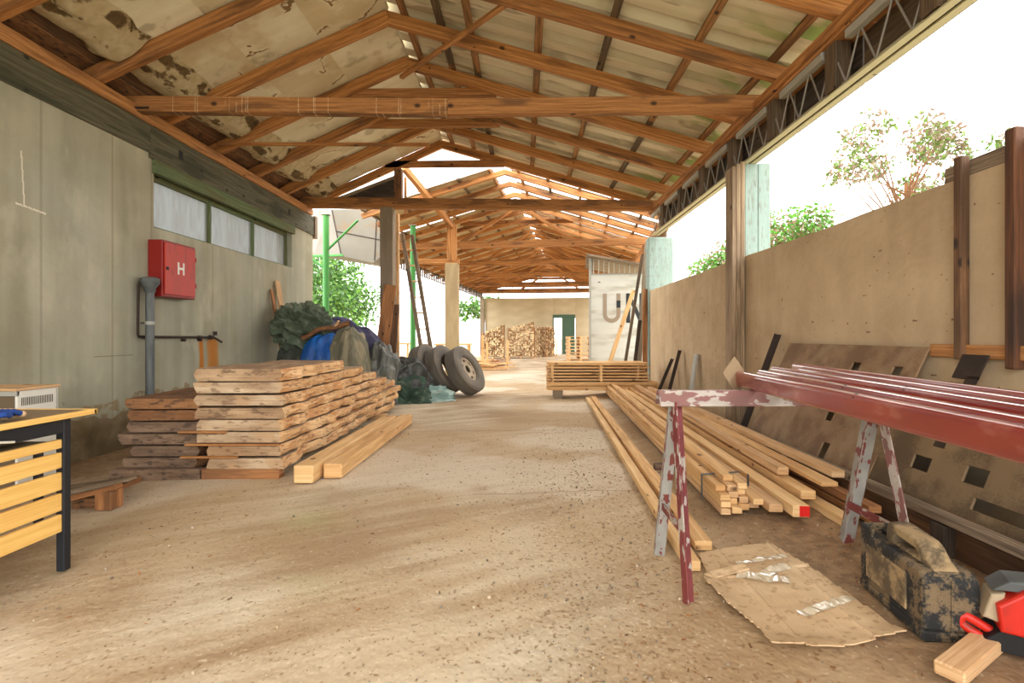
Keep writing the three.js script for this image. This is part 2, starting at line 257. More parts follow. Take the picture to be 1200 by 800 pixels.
// ---------------------------------------------------------------- left wall
const XL = -4.62, XR = 2.8, EY = 3.99, RX = -1.78, RY = 5.295;   // inner faces, eave and ridge of the rafters' underside
const rafD = []; for (let k = -6; k <= 6; k++) rafD.push(4.45 + 1.1 * k);
{
  const D0 = -2.4, D1 = 11.2, H = 3.5, L = D1 - D0;
  const map = texture(2048, 768, (u, v) => {
    const d = D0 + u * L, y = v * H;
    const n = fbm(u, v, 24, 6, 130, 6), st = fbm(u, v, 90, 2, 131, 4), big = fbm(u, v, 8, 2, 132, 3), f = vn(u * 1000, v * 380, 1024, 512, 133);
    let c = mixc([146, 142, 118], [186, 180, 156], clamp(0.5 + 1.1 * (n - 0.5) + 0.9 * (st - 0.5) + 0.1 * (f - 0.5)));
    c = mixc(c, [158, 162, 148], sst(0.4, 0.65, big) * 0.45);
    for (const e of [4.05, 4.9, 5.75, 6.35, 7.6, 8.7]) if (Math.abs(d - e) < 0.012) c = mixc(c, [118, 112, 90], 0.35);
    if (Math.floor((d + 1.2) / 0.86) % 2) c = mixc(c, [164, 168, 156], 0.16);
    c = mixc(c, [200, 192, 168], sst(0.6, 0.85, fbm(u, v, 70, 9, 134, 5)) * 0.4);
    if (y < 0.55 + 0.3 * (n - 0.5)) c = mixc(c, [138, 116, 82], sst(0.5, 0.62, fbm(u, v, 120, 30, 135, 4)) * 0.7);
    // two rust runs under the tap, chalk scratches
    for (const [a, w, y0, y1, s] of [[7.33, 0.06, 0.45, 1.22, 1.0], [7.6, 0.16, 0.5, 1.2, 0.9]]) {
      const q = Math.abs(d - a - 0.01 * Math.sin(y * 9)) / (w * (0.7 + 0.5 * vn(y * 9, a, 64, 64, 4)));
      if (q < 1 && y > y0 && y < y1) c = mixc(c, [184, 112, 38], (1 - q * q * q) * s);
    }
    if (Math.abs(d - 4.72 + 0.06 * (y - 2.7)) < 0.007 && y > 2.45 && y < 2.95) c = [224, 216, 196];
    if (Math.abs(y - 2.44 + 0.1 * (d - 4.8)) < 0.009 && d > 4.65 && d < 4.95 && f > 0.3) c = [224, 216, 196];
    if (Math.abs(y - 1.02) < 0.006 && d > 5.5 && d < 7.0 && n > 0.45) c = mixc(c, [110, 100, 78], 0.6);
    return c;
  });
  const bump = texture(1024, 256, (u, v) => 0.6 * fbm(u, v, 120, 30, 137, 4) + 0.4 * fbm(u, v, 16, 4, 138, 3), false);
  const pl = std({ map, bumpMap: bump, bumpScale: 0.012, roughness: 0.95 });
  const w = thing('wall_left', 'greenish grey plastered wall carrying the red hydrant cabinet', 'wall', [0, 0, 0], 0, null, 'structure');
  // wall blocks round the window opening (d 6.39..10.19, y 2.60..3.5)
  const blk = (d0, d1, y0, y1) => {
    const g = new THREE.BoxGeometry(0.3, y1 - y0, d1 - d0); g.translate(XL - 0.15, (y0 + y1) / 2, -(d0 + d1) / 2);
    const p = g.attributes.position, uv = g.attributes.uv; for (let i = 0; i < p.count; i++) uv.setXY(i, (-p.getZ(i) - D0) / L + (p.getX(i) - XL) * 0.05, p.getY(i) / H);
    mesh('plaster', g, pl, w);
  };
  blk(D0, 6.39, -0.1, 3.5); blk(6.39, 10.19, -0.1, 2.6); blk(10.19, D1, -0.1, 3.5);
  // broken render along the foot of the wall
  const bb = thing('baseboard_left', 'crumbling bare render along the foot of left wall', 'plinth', [0, 0, 0], 0, null, 'structure');
  const g = new THREE.PlaneGeometry(1, 1, 200, 12), p = g.attributes.position, uv = g.attributes.uv;
  for (let i = 0; i < p.count; i++) {
    const d = mix(3.2, 9.5, p.getX(i) + 0.5), y = mix(-0.06, 0.42, p.getY(i) + 0.5), k = sst(0.42, 0.25, y + 0.18 * (fbm(d / 16, 0.3, 64, 64, 140, 3) - 0.5));
    p.setXYZ(i, XL - 0.01 + k * (0.03 + 0.07 * fbm(d / 16, y / 16, 190, 190, 141, 3)), y, -d); uv.setXY(i, d * 0.8, y * 0.8);
  }
  g.computeVertexNormals();
  const mt = plateT(142, [164, 150, 122], [132, 116, 88], [112, 96, 68]); mesh('broken_render', g, std({ map: mt, roughness: 1 }), bb);

  const b = thing('trim_1', 'long weathered grey green timber beam on top of left wall', 'beam', [0, 0, 0], 0, null, 'structure');
  box('beam', XL - 0.28, XL + 0.03, 3.5, 3.84, -6.3, 2.4, M.greyBeam, b); box('beam', XL - 0.28, XL + 0.03, 3.44, 3.84, -11.2, -6.3, M.greyBeam, b);
  box('beam_end_board', XL - 0.06, XL + 0.06, 3.38, 3.86, -11.32, -11.2, M.grey, b);
  for (const d of [6.85, 10.02]) box('notch', XL + 0.02, XL + 0.034, 3.6, 3.72, -d - 0.04, -d + 0.04, M.black, b, 0.002);
  const gl = thing('trim_2', 'green painted board over the strip window', 'lintel', [0, 0, 0], 0, null, 'structure');
  box('board', XL - 0.02, XL + 0.05, 3.27, 3.44, -10.24, -6.36, M.greenWood, gl);

  const win = thing('window_1', 'strip window of three frosted panes in an olive green frame', 'window', [0, 0, 0], 0, null, 'structure');
  const xf = XL - 0.13;
  box('frame_rail', xf - 0.03, xf + 0.03, 3.22, 3.3, -10.19, -6.39, M.greenWood, win); box('frame_rail', xf - 0.03, xf + 0.03, 2.58, 2.64, -10.19, -6.39, M.greenWood, win);
  for (const d of [6.42, 7.69, 8.92, 10.15]) box('mullion', xf - 0.035, xf + 0.04, 2.6, 3.27, -d - 0.03, -d + 0.03, M.greenWood, win);
  box('head_lining', XL - 0.3, XL - 0.02, 3.3, 3.44, -10.19, -6.39, M.greenWood, win);
  const glass = new THREE.MeshPhysicalMaterial({ color: '#dfe3e6', roughness: 0.4, transmission: 0.45, thickness: 0, side: THREE.DoubleSide, map: texture(256, 128, (u, v) => { const n = fbm(u, v, 20, 3, 145, 5); return mixc([220, 224, 226], [186, 184, 176], n); }) });
  for (const [a, c] of [[6.45, 7.66], [7.72, 8.89], [8.95, 10.12]]) { const q = mesh('pane', new THREE.BoxGeometry(0.006, 0.62, c - a), glass, win); q.position.set(xf, 2.93, -(a + c) / 2); }
}

// ---------------------------------------------------------------- right wall, columns, girder
{
  const D0 = -2.4, D1 = 11.35, H = 2.25, L = D1 - D0;
  const arcs = []; for (let i = 0; i < 26; i++) arcs.push([rr(1.5, 9), rr(0.5, 2.2), rr(0.15, 0.55), rr(0, 6.28)]);
  const map = texture(2048, 512, (u, v) => {
    const d = D0 + u * L, y = v * H, n = fbm(u, v, 40, 7, 150, 6), st = fbm(u, v, 120, 3, 151, 3), f = vn(u * 900, v * 160, 1024, 512, 152);
    let c = mixc([178, 154, 122], [206, 184, 150], clamp(0.5 + 1.2 * (n - 0.5) + 0.5 * (st - 0.5) + 0.15 * (f - 0.5)));
    for (const [a, b, r, ph] of arcs) { const q = Math.hypot(d - a, y - b); if (Math.abs(q - r) < 0.03 && Math.cos(Math.atan2(y - b, d - a) - ph) > 0.2) c = mixc(c, [204, 180, 146], 0.3 * (1 - Math.abs(q - r) / 0.03)); }
    if (vn(u * 330, v * 60, 512, 512, 153) > 0.965) c = mixc(c, [92, 66, 44], 0.7);
    c = mixc(c, [150, 146, 130], sst(0.5, 0.62, fbm(u, v, 30, 6, 154, 3)) * sst(0.95, 0.75, y + 0.3 * (n - 0.5)) * sst(4.6, 3.8, d) * 0.7);
    return c;
  });
  const bump = texture(1024, 256, (u, v) => 0.7 * fbm(u, v, 160, 30, 155, 3) + 0.3 * fbm(u, v, 20, 4, 156, 3), false);
  const w = thing('wall_right', 'low rough beige plastered wall with open sky above it', 'wall', [0, 0, 0], 0, null, 'structure');
  const g = new THREE.BoxGeometry(0.16, H + 0.1, L, 1, 1, 60); g.translate(XR + 0.08, H / 2 - 0.05, -(D0 + D1) / 2);
  const p = g.attributes.position, uv = g.attributes.uv;
  for (let i = 0; i < p.count; i++) { const d = -p.getZ(i); uv.setXY(i, (d - D0) / L + (p.getX(i) - XR) * 0.05, p.getY(i) / H); if (p.getY(i) > 1) p.setY(i, H + 0.025 * (fbm(d / 32, 0.5, 40, 40, 157, 3) - 0.5)); }
  g.computeVertexNormals(); mesh('plaster', g, std({ map, bumpMap: bump, bumpScale: 0.012, roughness: 0.95 }), w);

  const col = (d, x0, x1, label) => { const c = thing('column', label, 'column', [0, 0, 0], 0, 'pale turquoise columns', 'structure'); box('shaft', x0, x1, fl(x0) - 0.08, 3.44, -d - 0.3, -d, M.teal, c, 0.012); return c; };
  col(6.5, 2.97, 3.13, 'pale turquoise concrete column behind the grey timber post');
  col(6.5, 2.8, 2.97, 'flaking turquoise plank column joined to grey timber post');
  col(11.4, 2.78, 3.32, 'wide pale turquoise column at the far end of beige wall');
  const post = thing('timber_post', 'grey weathered timber post in front of turquoise column', 'post', [0, 0, 0], 0, null);
  for (let k = 0; k < 3; k++) box('plank', 2.62 + k * 0.055, 2.67 + k * 0.055, fl(2.65) - 0.02, 3.38 + 0.03 * k, -6.66, -6.44, M.postGrey, post);

  const gd = thing('trim_3', 'steel lattice girder with dark timber infill above right opening', 'girder', [0, 0, 0], 0, null, 'structure');
  for (let k = 0; k < 6; k++) box('plate', XR - 0.06, XR + 0.2, 3.88, 3.98, -11.2 + k * 2.3, -11.2 + (k + 1) * 2.3 - 0.02, M.plate, gd);
  box('inner_batten', XR - 0.1, XR - 0.06, 3.9, 4.0, -11.2, 2.4, M.rafter, gd);
  const cg = std({ color: '#b7b08f', roughness: 0.7 });
  box('bottom_chord', XR - 0.02, XR + 0.05, 3.43, 3.445, -11.2, 2.4, cg, gd, 0.002); box('bottom_chord', XR + 0.08, XR + 0.15, 3.43, 3.445, -11.2, 2.4, cg, gd, 0.002);
  box('bottom_chord', XR + 0.035, XR + 0.05, 3.445, 3.5, -11.2, 2.4, cg, gd, 0.002);
  for (let d = -2.2, k = 0; d < 11; d += 0.19, k++) rod('lattice_rod', V(XR + 0.0, k % 2 ? 3.45 : 3.83, -d), V(XR + 0.0, k % 2 ? 3.83 : 3.45, -d - 0.19), 0.009, M.rod, gd, 6);
  for (let k = 0; k < 12; k++) {
    const d = -2.3 + k * 1.13; box('infill_board', XR + 0.16, XR + 0.19, 3.45, 3.885, -d - 1.11, -d, k % 2 ? M.purlinDark : M.dark, gd);
    if (k > 3) box('block', XR - 0.03, XR + 0.12, 3.46, 3.88, -d - 0.08 - 0.16, -d - 0.08, M.purlinDark, gd);
    box('top_strip', XR - 0.045, XR + 0.02, 3.8, 3.875, -d - 1.05, -d - 0.26, M.steelGrey, gd, 0.004);
  }
  for (const d of [4.3, 3.15, 2.9]) tube('bent_wire', [V(XR + 0.1, 3.44, -d), V(XR + 0.15, 3.41, -d + 0.05), V(XR + 0.22, 3.42, -d + 0.1)], 0.004, M.rod, gd, 5);

  // posts, rails and boards nailed to the near end of the wall
  const mk = (label, d, y0, y1, mat, wd) => { const o = only('wall_post', cbox(y1 - y0, 0.06, wd), mat, label, 'post', 'brown posts on the beige wall'); o.rotation.z = Math.PI / 2; o.position.set(XR - 0.031, (y0 + y1) / 2, -d); };
  mk('brown timber post upright on beige wall beside the small rusty flap', 3.24, 1.1, 2.38, M.postBrown, 0.06);
  mk('dark reddish timber post upright on beige wall, with bare orange edge', 2.89, 1.06, 2.42, M.postRed, 0.065);
    only('wall_rail', cbox(2.6, 0.085, 0.03), M.plate, 'orange brown rail nailed along beige wall under the posts', 'rail').position.set(XR - 0.015, 1.15, -2.2); scene.children.at(-1).rotation.y = Math.PI / 2;
  const top = only('top_board', cbox(3.0, 0.12, 0.05), M.grey, 'grey board along the top edge of beige wall', 'board'); top.position.set(XR + 0.03, 2.3, -1.92); top.rotation.y = Math.PI / 2;
}

// ---------------------------------------------------------------- near roof
const ceil = thing('ceiling', 'timber roof over the near shed with stained panels and corrugated sheets', 'roof', [0, 0, 0], 0, null, 'structure');
{
  const sl = (RY - EY) / (RX - XL), sr = (RY - EY) / (XR - RX), R = 0.165;
  const yl = (x) => EY + (x - XL) * sl, yr = (x) => EY + (XR - x) * sr;
  const nl = V(-sl, 1, 0).normalize(), nr = V(sr, 1, 0).normalize();
  rafD.forEach((d, k) => {
    const m = k % 3 === 1 ? M.rafter2 : M.rafter;
    bar('rafter', V(XL - 0.35, yl(XL - 0.35) + R / 2, -d), V(RX + 0.02, RY + R / 2, -d), 0.1, 0.16, m, ceil, nl);
    bar('rafter', V(RX - 0.02, RY + R / 2, -d - 0.01), V(XR + 0.3, yr(XR + 0.3) + R / 2, -d - 0.01), 0.1, 0.16, m, ceil, nr);
  });
  for (const d of [7.74 + 0.08, 8.84 + 0.08, 11.03]) bar('collar_beam', V(-3.0, 4.93, -d), V(-0.42, 4.95, -d), 0.06, 0.15, M.rafter2, ceil);
  bar('tie_beam', V(XL - 0.1, 3.99, -6.1), V(-0.9, 3.955, -6.1), 0.12, 0.185, M.tieMarked, ceil); bar('tie_beam', V(-0.9, 3.955, -6.1), V(XR + 0.02, 4.0, -6.1), 0.12, 0.185, M.tie, ceil);
  bar('tie_beam', V(XL - 0.1, 4.06, -10.85), V(XR + 0.05, 3.99, -10.85), 0.14, 0.22, M.tie, ceil);
  bar('batten', V(XL + 0.05, 4.1, -7.62), V(-1.4, 4.08, -7.6), 0.04, 0.05, M.rafter, ceil);
  bar('loose_lath', V(-1.82, 5.08, -7.6), V(-0.12, 4.86, -5.5), 0.06, 0.05, M.rafter, ceil);
  // wall plate on the left, with the bolt of the tie beam
  for (const [a, b] of [[-2.4, 3.1], [3.1, 7.9], [7.9, 11.1]]) box('wall_plate', XL - 0.1, XL + 0.05, 3.845, 3.99, -b, -a - 0.005, M.plate, ceil, 0.01);
  rod('bolt', V(XL + 0.03, 3.93, -6.02), V(XL + 0.2, 3.93, -6.02), 0.012, M.iron, ceil);
  for (let k = 0; k + 1 < rafD.length; k++) box('eave_board', XL - 0.42, XL - 0.38, 3.6, 4.16, -rafD[k + 1] + 0.02, -rafD[k] - 0.02, M.bark, ceil);
  for (let k = 0; k + 1 < rafD.length; k++) bar('eave_block', V(XL - 0.12, yl(XL - 0.12) + 0.06, -rafD[k] - 0.06), V(XL - 0.12, yl(XL - 0.12) + 0.02, -rafD[k + 1] + 0.06), 0.05, 0.16, k % 2 ? M.bark : M.redBrown, ceil, nl);
  // left slope: stained panels on the rafters
  const pt = [160, 170, 180, 190].map((s) => texture(512, 512, (u, v) => {
    const n = fbm(u, v, 4, 4, s, 5), m = fbm(u, v, 3, 3, s + 1, 6), f = vn(u * 160, v * 160, 160, 160, s + 2), lng = fbm(u, v, 2, 30, s + 3, 3);
    let c = mixc([240, 232, 208], [212, 198, 164], clamp(0.5 + 1.5 * (n - 0.5) + 0.6 * (lng - 0.5) + 0.1 * (f - 0.5)));
    const tide = Math.abs(m - 0.56) < 0.012 * (0.4 + f) ? 0.75 : 0; c = mixc(c, [112, 76, 40], tide * sst(0.44, 0.54, fbm(u, v, 5, 5, s + 4, 3)));
    c = mixc(c, [186, 154, 106], sst(0.56, 0.64, m) * 0.35); c = mixc(c, [140, 124, 92], sst(0.62, 0.8, fbm(u, v, 12, 12, s + 5, 4)) * 0.35);
    return c;
  }));
  const pm = pt.map((t) => std({ map: t, roughness: 0.95 }));
  const len = Math.hypot(RX - XL + 0.3, (RX - XL + 0.3) * sl), ts = [0, 0.36, 0.68, 1.0];
  for (let c = 0; c < 7; c++) {
    const da = rafD[0] + c * 2.0 - 0.1, db = Math.min(da + 2.012, 11.02); if (db - da < 0.3) continue;
    for (let r = 0; r < 3; r++) {
      const g = new THREE.BoxGeometry(1, 0.012, db - da, 10, 1, 14), p = g.attributes.position, uv = g.attributes.uv;
      const j = c * 7 + r * 3;
      for (let i = 0; i < p.count; i++) {
        const t = mix(ts[r] - 0.004, ts[r + 1] + 0.004, p.getX(i) + 0.5), x = XL + 0.22 + t * (RX - XL - 0.22), z = -((da + db) / 2) + p.getZ(i);
        const sag = 0.035 * (fbm(x / 16 + 0.4, z / 32 + 0.5, 28, 28, 161, 3) - 0.5);
        uv.setXY(i, (x * 0.43 + j * 0.37), (z * 0.45 + j * 0.21)); p.setXYZ(i, x, yl(x) + R + 0.012 + p.getY(i) + sag + (r % 2) * 0.006 + (c % 2) * 0.003, z);
      }
      g.computeVertexNormals(); mesh('ceiling_panel', g, pm[j % 4], ceil);
    }
  }
  // overhang boards above the lower rafter ends
  for (let j = 0; j < 5; j++) { const x = XL - 0.42 + j * 0.16; for (const [a, b] of [[-2.3, 2.2], [2.2, 6.6], [6.6, 11.05]]) bar('overhang_board', V(x, yl(x) + R + 0.045 + 0.012 * (j % 2), -a), V(x, yl(x) + R + 0.045 + 0.012 * (j % 2), -b + 0.01), 0.2, 0.02, (j + Math.round(b)) % 2 ? M.bark : M.postBrown, ceil, nl); }
  // peeling lower ends of the panels between the rafters
  const curlT = texture(256, 256, (u, v) => { const n = fbm(u, v, 6, 10, 200, 5); return mixc(mixc([206, 192, 158], [176, 156, 118], fbm(u, v, 20, 20, 201, 2)), mixc([124, 100, 66], [80, 64, 42], fbm(u, v, 30, 30, 202, 2)), sst(0.56, 0.66, n + 0.12 * Math.sin(v * 25))); });
  const cm = std({ map: curlT, roughness: 1 });
  for (let k = 3; k + 1 < rafD.length; k++) {
    const g = new THREE.PlaneGeometry(1, 1, 16, 12), p = g.attributes.position, uv = g.attributes.uv;
    for (let i = 0; i < p.count; i++) {
      const a = p.getX(i) + 0.5, t = p.getY(i) + 0.5, d = mix(rafD[k] + 0.07, rafD[k + 1] - 0.07, a), x = XL + 0.14 + 0.5 * t + 0.08 * (fbm(d / 16, 0.2, 60, 60, 203, 2) - 0.5);
      p.setXYZ(i, x, yl(x) + R + 0.0 - (0.075 + 0.05 * a) * Math.sin(Math.PI * t) * (0.6 + 0.7 * fbm(d / 16, t / 16, 50, 80, 204, 2)), -d); uv.setXY(i, a * 0.8 + k * 0.37, t * 0.5 + k * 0.23);
    }
    g.computeVertexNormals(); mesh('peeling_edge', g, cm, ceil);
  }
  // right slope: purlins across the rafters, trapezoidal sheets above
  [-1.55, -1.08, -0.69, 0.18, 0.98, 1.89, 2.68].forEach((x, k) => {
    for (const [a, b] of [[-2.2, 3.2], [3.2, 7.6], [7.6, 11.15]]) bar('purlin', V(x, yr(x) + R + 0.026, -a), V(x, yr(x) + R + 0.026, -b + 0.01), 0.09, 0.05, (k + Math.round(a)) % 3 === 1 ? M.purlinDark : M.purlin, ceil, nr);
  });
  const st = texture(512, 1024, (u, v) => {   // v runs down the slope
    const n = fbm(u, v, 6, 6, 205, 5), s2 = fbm(u, v, 40, 3, 206, 3);
    let c = mixc([232, 224, 200], [204, 192, 160], clamp(0.5 + 1.2 * (n - 0.5) + 0.6 * (s2 - 0.5)));
    c = mixc(c, [148, 168, 96], sst(0.47, 0.62, fbm(u, v, 5, 9, 207, 4)) * sst(0.8, 0.93, v + 0.14 * (n - 0.5)) * 0.85);
    return mixc(c, [130, 110, 84], sst(0.6, 0.72, fbm(u, v, 9, 9, 208, 4)) * 0.4);
  });
  const sm = std({ map: st, roughness: 0.8 });
  const pit = 0.42; // one rib: flat, up, flat, down
  for (let c = 0; c < 11; c++) {
    const da = -2.3 + c * 1.235, nR = 3, P = [], U = [], I = [], rows = 8; if (da > 10.9) break;
    const pts = []; for (let q = 0; q < nR; q++) for (const [o, h] of [[0, 0], [0.2, 0], [0.25, 0.1], [0.37, 0.1]]) pts.push([da + q * pit + o, h]); pts.push([da + nR * pit, 0]);
    for (let r = 0; r <= rows; r++) for (const [d, h] of pts) { const x = mix(RX - 0.05, XR + 0.35, r / rows); P.push(x, yr(x) + R + 0.056 + h + (c % 2) * 0.004, -Math.min(d, 11.25)); U.push((d - da) * 0.9 + c * 0.31, r / rows); }
    const w = pts.length; for (let r = 0; r < rows; r++) for (let i = 0; i + 1 < w; i++) { const a = r * w + i; I.push(a, a + w, a + 1, a + 1, a + w, a + w + 1); }
    let g = new THREE.BufferGeometry(); g.setAttribute('position', new THREE.Float32BufferAttribute(P, 3)); g.setAttribute('uv', new THREE.Float32BufferAttribute(U, 2)); g.setIndex(I); g = g.toNonIndexed(); g.computeVertexNormals();
    mesh('corrugated_sheet', g, sm, ceil);
  }
  // ridge cap
  for (let c = 0; c < 6; c++) { const g = mergeGeometries([barGeo(V(RX - 0.12, RY + 0.175, -11.2 + c * 2.25), V(RX - 0.12, RY + 0.175, -11.2 + (c + 1) * 2.25 - 0.12), 0.3, 0.01, nl), barGeo(V(RX + 0.06, RY + 0.33, -11.2 + c * 2.25), V(RX + 0.06, RY + 0.33, -11.2 + (c + 1) * 2.25 - 0.12), 0.34, 0.01, nr)]); mesh('ridge_cap', g, M.farSheet, ceil); }
}

// ---------------------------------------------------------------- far shed: turned a little to the right
const AF = 6.5 * Math.PI / 180, CA = Math.cos(AF), SA = Math.sin(AF);
const FW = (u, y, v) => V(-0.5 + u * CA + v * SA, y, -(12 - u * SA + v * CA));
const fdir = V(SA, 0, -CA), fside = V(CA, 0, SA);
const UL = -4.45, UR = 3.7, FE = 3.92, FR = 5.12, VEND = 20.3;
{
  const c2 = thing('ceiling', 'bright timber roof of the far shed with many rafters and light gaps', 'roof', [0, 0, 0], 0, null, 'structure');
  const sl = (FR - FE) / -UL, sr = (FR - FE) / UR, R = 0.14;
  const yl = (u) => FE + (u - UL) * sl, yr = (u) => FE + (UR - u) * sr;
  const up = V(0, 1, 0);
  for (let k = 0; k < 21; k++) {
    const v = 0.35 + k * 0.98, m = k % 3 === 1 ? M.rafter2 : M.rafter;
    const ue = k < 3 ? -3.6 : UL - 0.35; bar('rafter', FW(ue, yl(ue) + R / 2, v), FW(0.01, FR + R / 2, v), 0.085, 0.13, m, c2, up);
    bar('rafter', FW(-0.01, FR + R / 2, v + 0.01), FW(UR + 0.3, yr(UR + 0.3) + R / 2, v + 0.01), 0.085, 0.13, m, c2, up);
  }
  for (const v of [3.3, 7.2, 11.2, 15.1, 18.9]) {
    bar('tie_beam', FW(UL, FE + 0.06, v), FW(UR, FE + 0.06, v), 0.13, 0.2, M.tie, c2, up);
    bar('collar_beam', FW(-1.9, 4.72, v + 0.4), FW(1.6, 4.72, v + 0.4), 0.05, 0.13, M.rafter2, c2, up);
    bar('strut', FW(-1.9, 4.0, v), FW(-0.1, FR - 0.05, v), 0.07, 0.1, M.rafter, c2, up); bar('strut', FW(1.7, 4.0, v), FW(0.1, FR - 0.05, v), 0.07, 0.1, M.rafter, c2, up);
  }
  const pu = [-4.3, -3.5, -2.7, -1.9, -1.1, -0.35, 0.35, 1.05, 1.8, 2.55, 3.3];
  pu.forEach((u, k) => { const y = (u < 0 ? yl(u) : yr(u)) + R + 0.02; for (const [a, b] of [[u < -3.55 ? 2.8 : 0.1, 7], [7, 14], [14, VEND]]) bar('purlin', FW(u, y, a), FW(u, y, b - 0.01), 0.07, 0.05, k % 3 === 1 ? M.purlinDark : M.purlin, c2, V(0, 1, 0)); });
  // sheets; some strips near the front and along the ridge are missing, so the sky shows between the battens
  const tS = texture(256, 256, (u, v) => mixc([214, 196, 160], [176, 154, 116], fbm(u, v, 8, 8, 210, 5))); const sm = std({ map: tS, roughness: 0.85 });
  const strip = (u0, u1, v0, v1) => {
    const f = u1 <= 0.01 ? yl : yr, P = [], U = [], I = [], n = Math.max(2, Math.round((v1 - v0) / 0.1));
    for (let i = 0; i <= n; i++) { const v = mix(v0, v1, i / n), h = (i % 4 > 1) ? 0.03 : 0; for (const u of [u0, u1]) { const p = FW(u, f(u) + R + 0.05 + h, v); P.push(p.x, p.y, p.z); U.push(u, v); } }
    for (let i = 0; i < n; i++) { const a = i * 2; I.push(a, a + 1, a + 2, a + 2, a + 1, a + 3); }
    let g = new THREE.BufferGeometry(); g.setAttribute('position', new THREE.Float32BufferAttribute(P, 3)); g.setAttribute('uv', new THREE.Float32BufferAttribute(U, 2)); g.setIndex(I); g = g.toNonIndexed(); g.computeVertexNormals();
    mesh('roof_sheet', g, sm, c2);
  };
  for (let k = 0; k < 7; k++) {
    const v0 = k * 2.9 + 0.15, v1 = Math.min(v0 + 2.88, VEND);
    strip(k ? UL - 0.4 : -3.6, -2.1, k ? v0 : 0.3, v1); strip(-2.12, k < 1 ? -0.3 : -0.08, v0, v1);
    if (k < 2) { for (let q = 0; q < 3; q++) strip(0.12, UR + 0.35, v0 + q * 0.98 + 0.2, v0 + q * 0.98 + (k ? 0.88 : 0.78)); }
    else { strip(k < 4 ? 0.1 : 0.03, 1.9, v0, v1); strip(1.9, UR + 0.35, v0, v1); }
  }
  // slatted fascia on the left eave
  const fa = thing('trim_4', 'fascia of upright grey slats along the far left eave', 'fascia', [0, 0, 0], 0, null, 'structure');
  bar('rail', FW(UL - 0.06, 3.92, 3.0), FW(UL - 0.06, 3.92, VEND), 0.06, 0.06, M.grey, fa, V(0, 1, 0)); bar('rail', FW(UL - 0.06, 3.62, 3.0), FW(UL - 0.06, 3.62, VEND), 0.06, 0.03, M.grey, fa, V(0, 1, 0));
  for (let v = 3.1; v < VEND; v += 0.24) bar('slat', FW(UL, 3.6, v), FW(UL, 3.95, v), 0.15, 0.02, [M.grey, M.dark, M.purlinDark][Math.floor(rnd() * 3)], fa, fside);
  const fb = thing('trim_5', 'timber eave beam on the right of the far shed', 'beam', [0, 0, 0], 0, null, 'structure');
  bar('beam', FW(UR, 3.83, 0.2), FW(UR, 3.83, VEND), 0.14, 0.16, M.rafter, fb, V(0, 1, 0));
  for (let v = 0.3; v < 5; v += 0.2) bar('board', FW(UR + 0.08, 3.5, v), FW(UR + 0.08, 3.95, v), 0.17, 0.02, [M.grey, M.purlin][Math.floor(rnd() * 2)], fb, fside);

  // back wall with a doorway
  const bw = thing('wall_back', 'pale concrete wall at the far end of shed with a doorway', 'wall', [0, 0, 0], 0, null, 'structure');
  const wt = std({ map: texture(512, 256, (u, v) => mixc([198, 184, 154], [178, 162, 132], clamp(0.5 + 1.4 * (fbm(u, v, 3, 2, 220, 6) - 0.5)))), roughness: 0.95 });
  const seg = (u0, u1, y0, y1) => bar('plaster', FW(u0, (y0 + y1) / 2, VEND + 0.1), FW(u1, (y0 + y1) / 2, VEND + 0.1), 0.2, y1 - y0, wt, bw, V(0, 1, 0), 0.004);
  seg(-4.3, 0.02, -0.1, 3.62); seg(0.02, 1.42, 2.55, 3.62); seg(1.42, 6.5, -0.1, 3.62);
  const bp = thing('column', 'grey concrete post at the left end of the far wall', 'column', [0, 0, 0], 0, null, 'structure'); bar('shaft', FW(-4.45, -0.1, VEND - 0.1), FW(-4.45, 3.62, VEND - 0.1), 0.26, 0.26, M.concreteGrey, bp, fside);
  for (const u of [-3.3, 0.2]) { const s = thing('trim_6', 'small steel bracket between far wall and gable', 'bracket', [0, 0, 0], 0, 'brackets above the far wall', 'structure'); for (const q of [-0.12, 0.12]) bar('bracket_bar', FW(u + q, 3.6, VEND), FW(u + q, 3.98, VEND), 0.03, 0.03, M.iron, s, fside); }
  const dr = thing('door_1', 'dark green door standing half open in the far wall', 'door', [0, 0, 0], 0, null, 'structure');
  const dg = std({ color: '#3c5844', roughness: 0.6 });
  bar('leaf', FW(0.62, 1.25, VEND - 0.02), FW(1.4, 1.25, VEND - 0.02), 0.05, 2.5, dg, dr, V(0, 1, 0)); bar('frame', FW(0.05, 0, VEND), FW(0.05, 2.53, VEND), 0.08, 0.08, dg, dr, fside); bar('frame', FW(0.02, 2.45, VEND), FW(1.42, 2.45, VEND), 0.1, 0.22, dg, dr, V(0, 1, 0)); bar('frame', FW(0.6, 0, VEND), FW(0.6, 2.4, VEND), 0.08, 0.08, M.steelGrey, dr, fside);
  // gable boarding above the gap
  const gb = thing('trim_7', 'pale corrugated gable boarding above the far wall', 'gable', [0, 0, 0], 0, null, 'structure');
  for (let i = 0; i < 40; i++) { const u = UL + 0.1 + i * 0.2; if (u > UR) break; const yt = (u < 0 ? yl(u) : yr(u)) + 0.1; bar('gable_board', FW(u, 3.98, VEND + 0.02 * (i % 2)), FW(u, yt, VEND + 0.02 * (i % 2)), 0.19, 0.02, i % 4 === 3 ? M.grey : sm, gb, fside); }
  bar('rail', FW(UL, 3.96, VEND - 0.05), FW(UR, 3.96, VEND - 0.05), 0.08, 0.1, M.rafter2, gb, V(0, 1, 0)); bar('rail', FW(UL + 1, 4.35, VEND - 0.05), FW(UR - 1, 4.35, VEND - 0.05), 0.06, 0.12, M.rafter, gb, V(0, 1, 0));
}
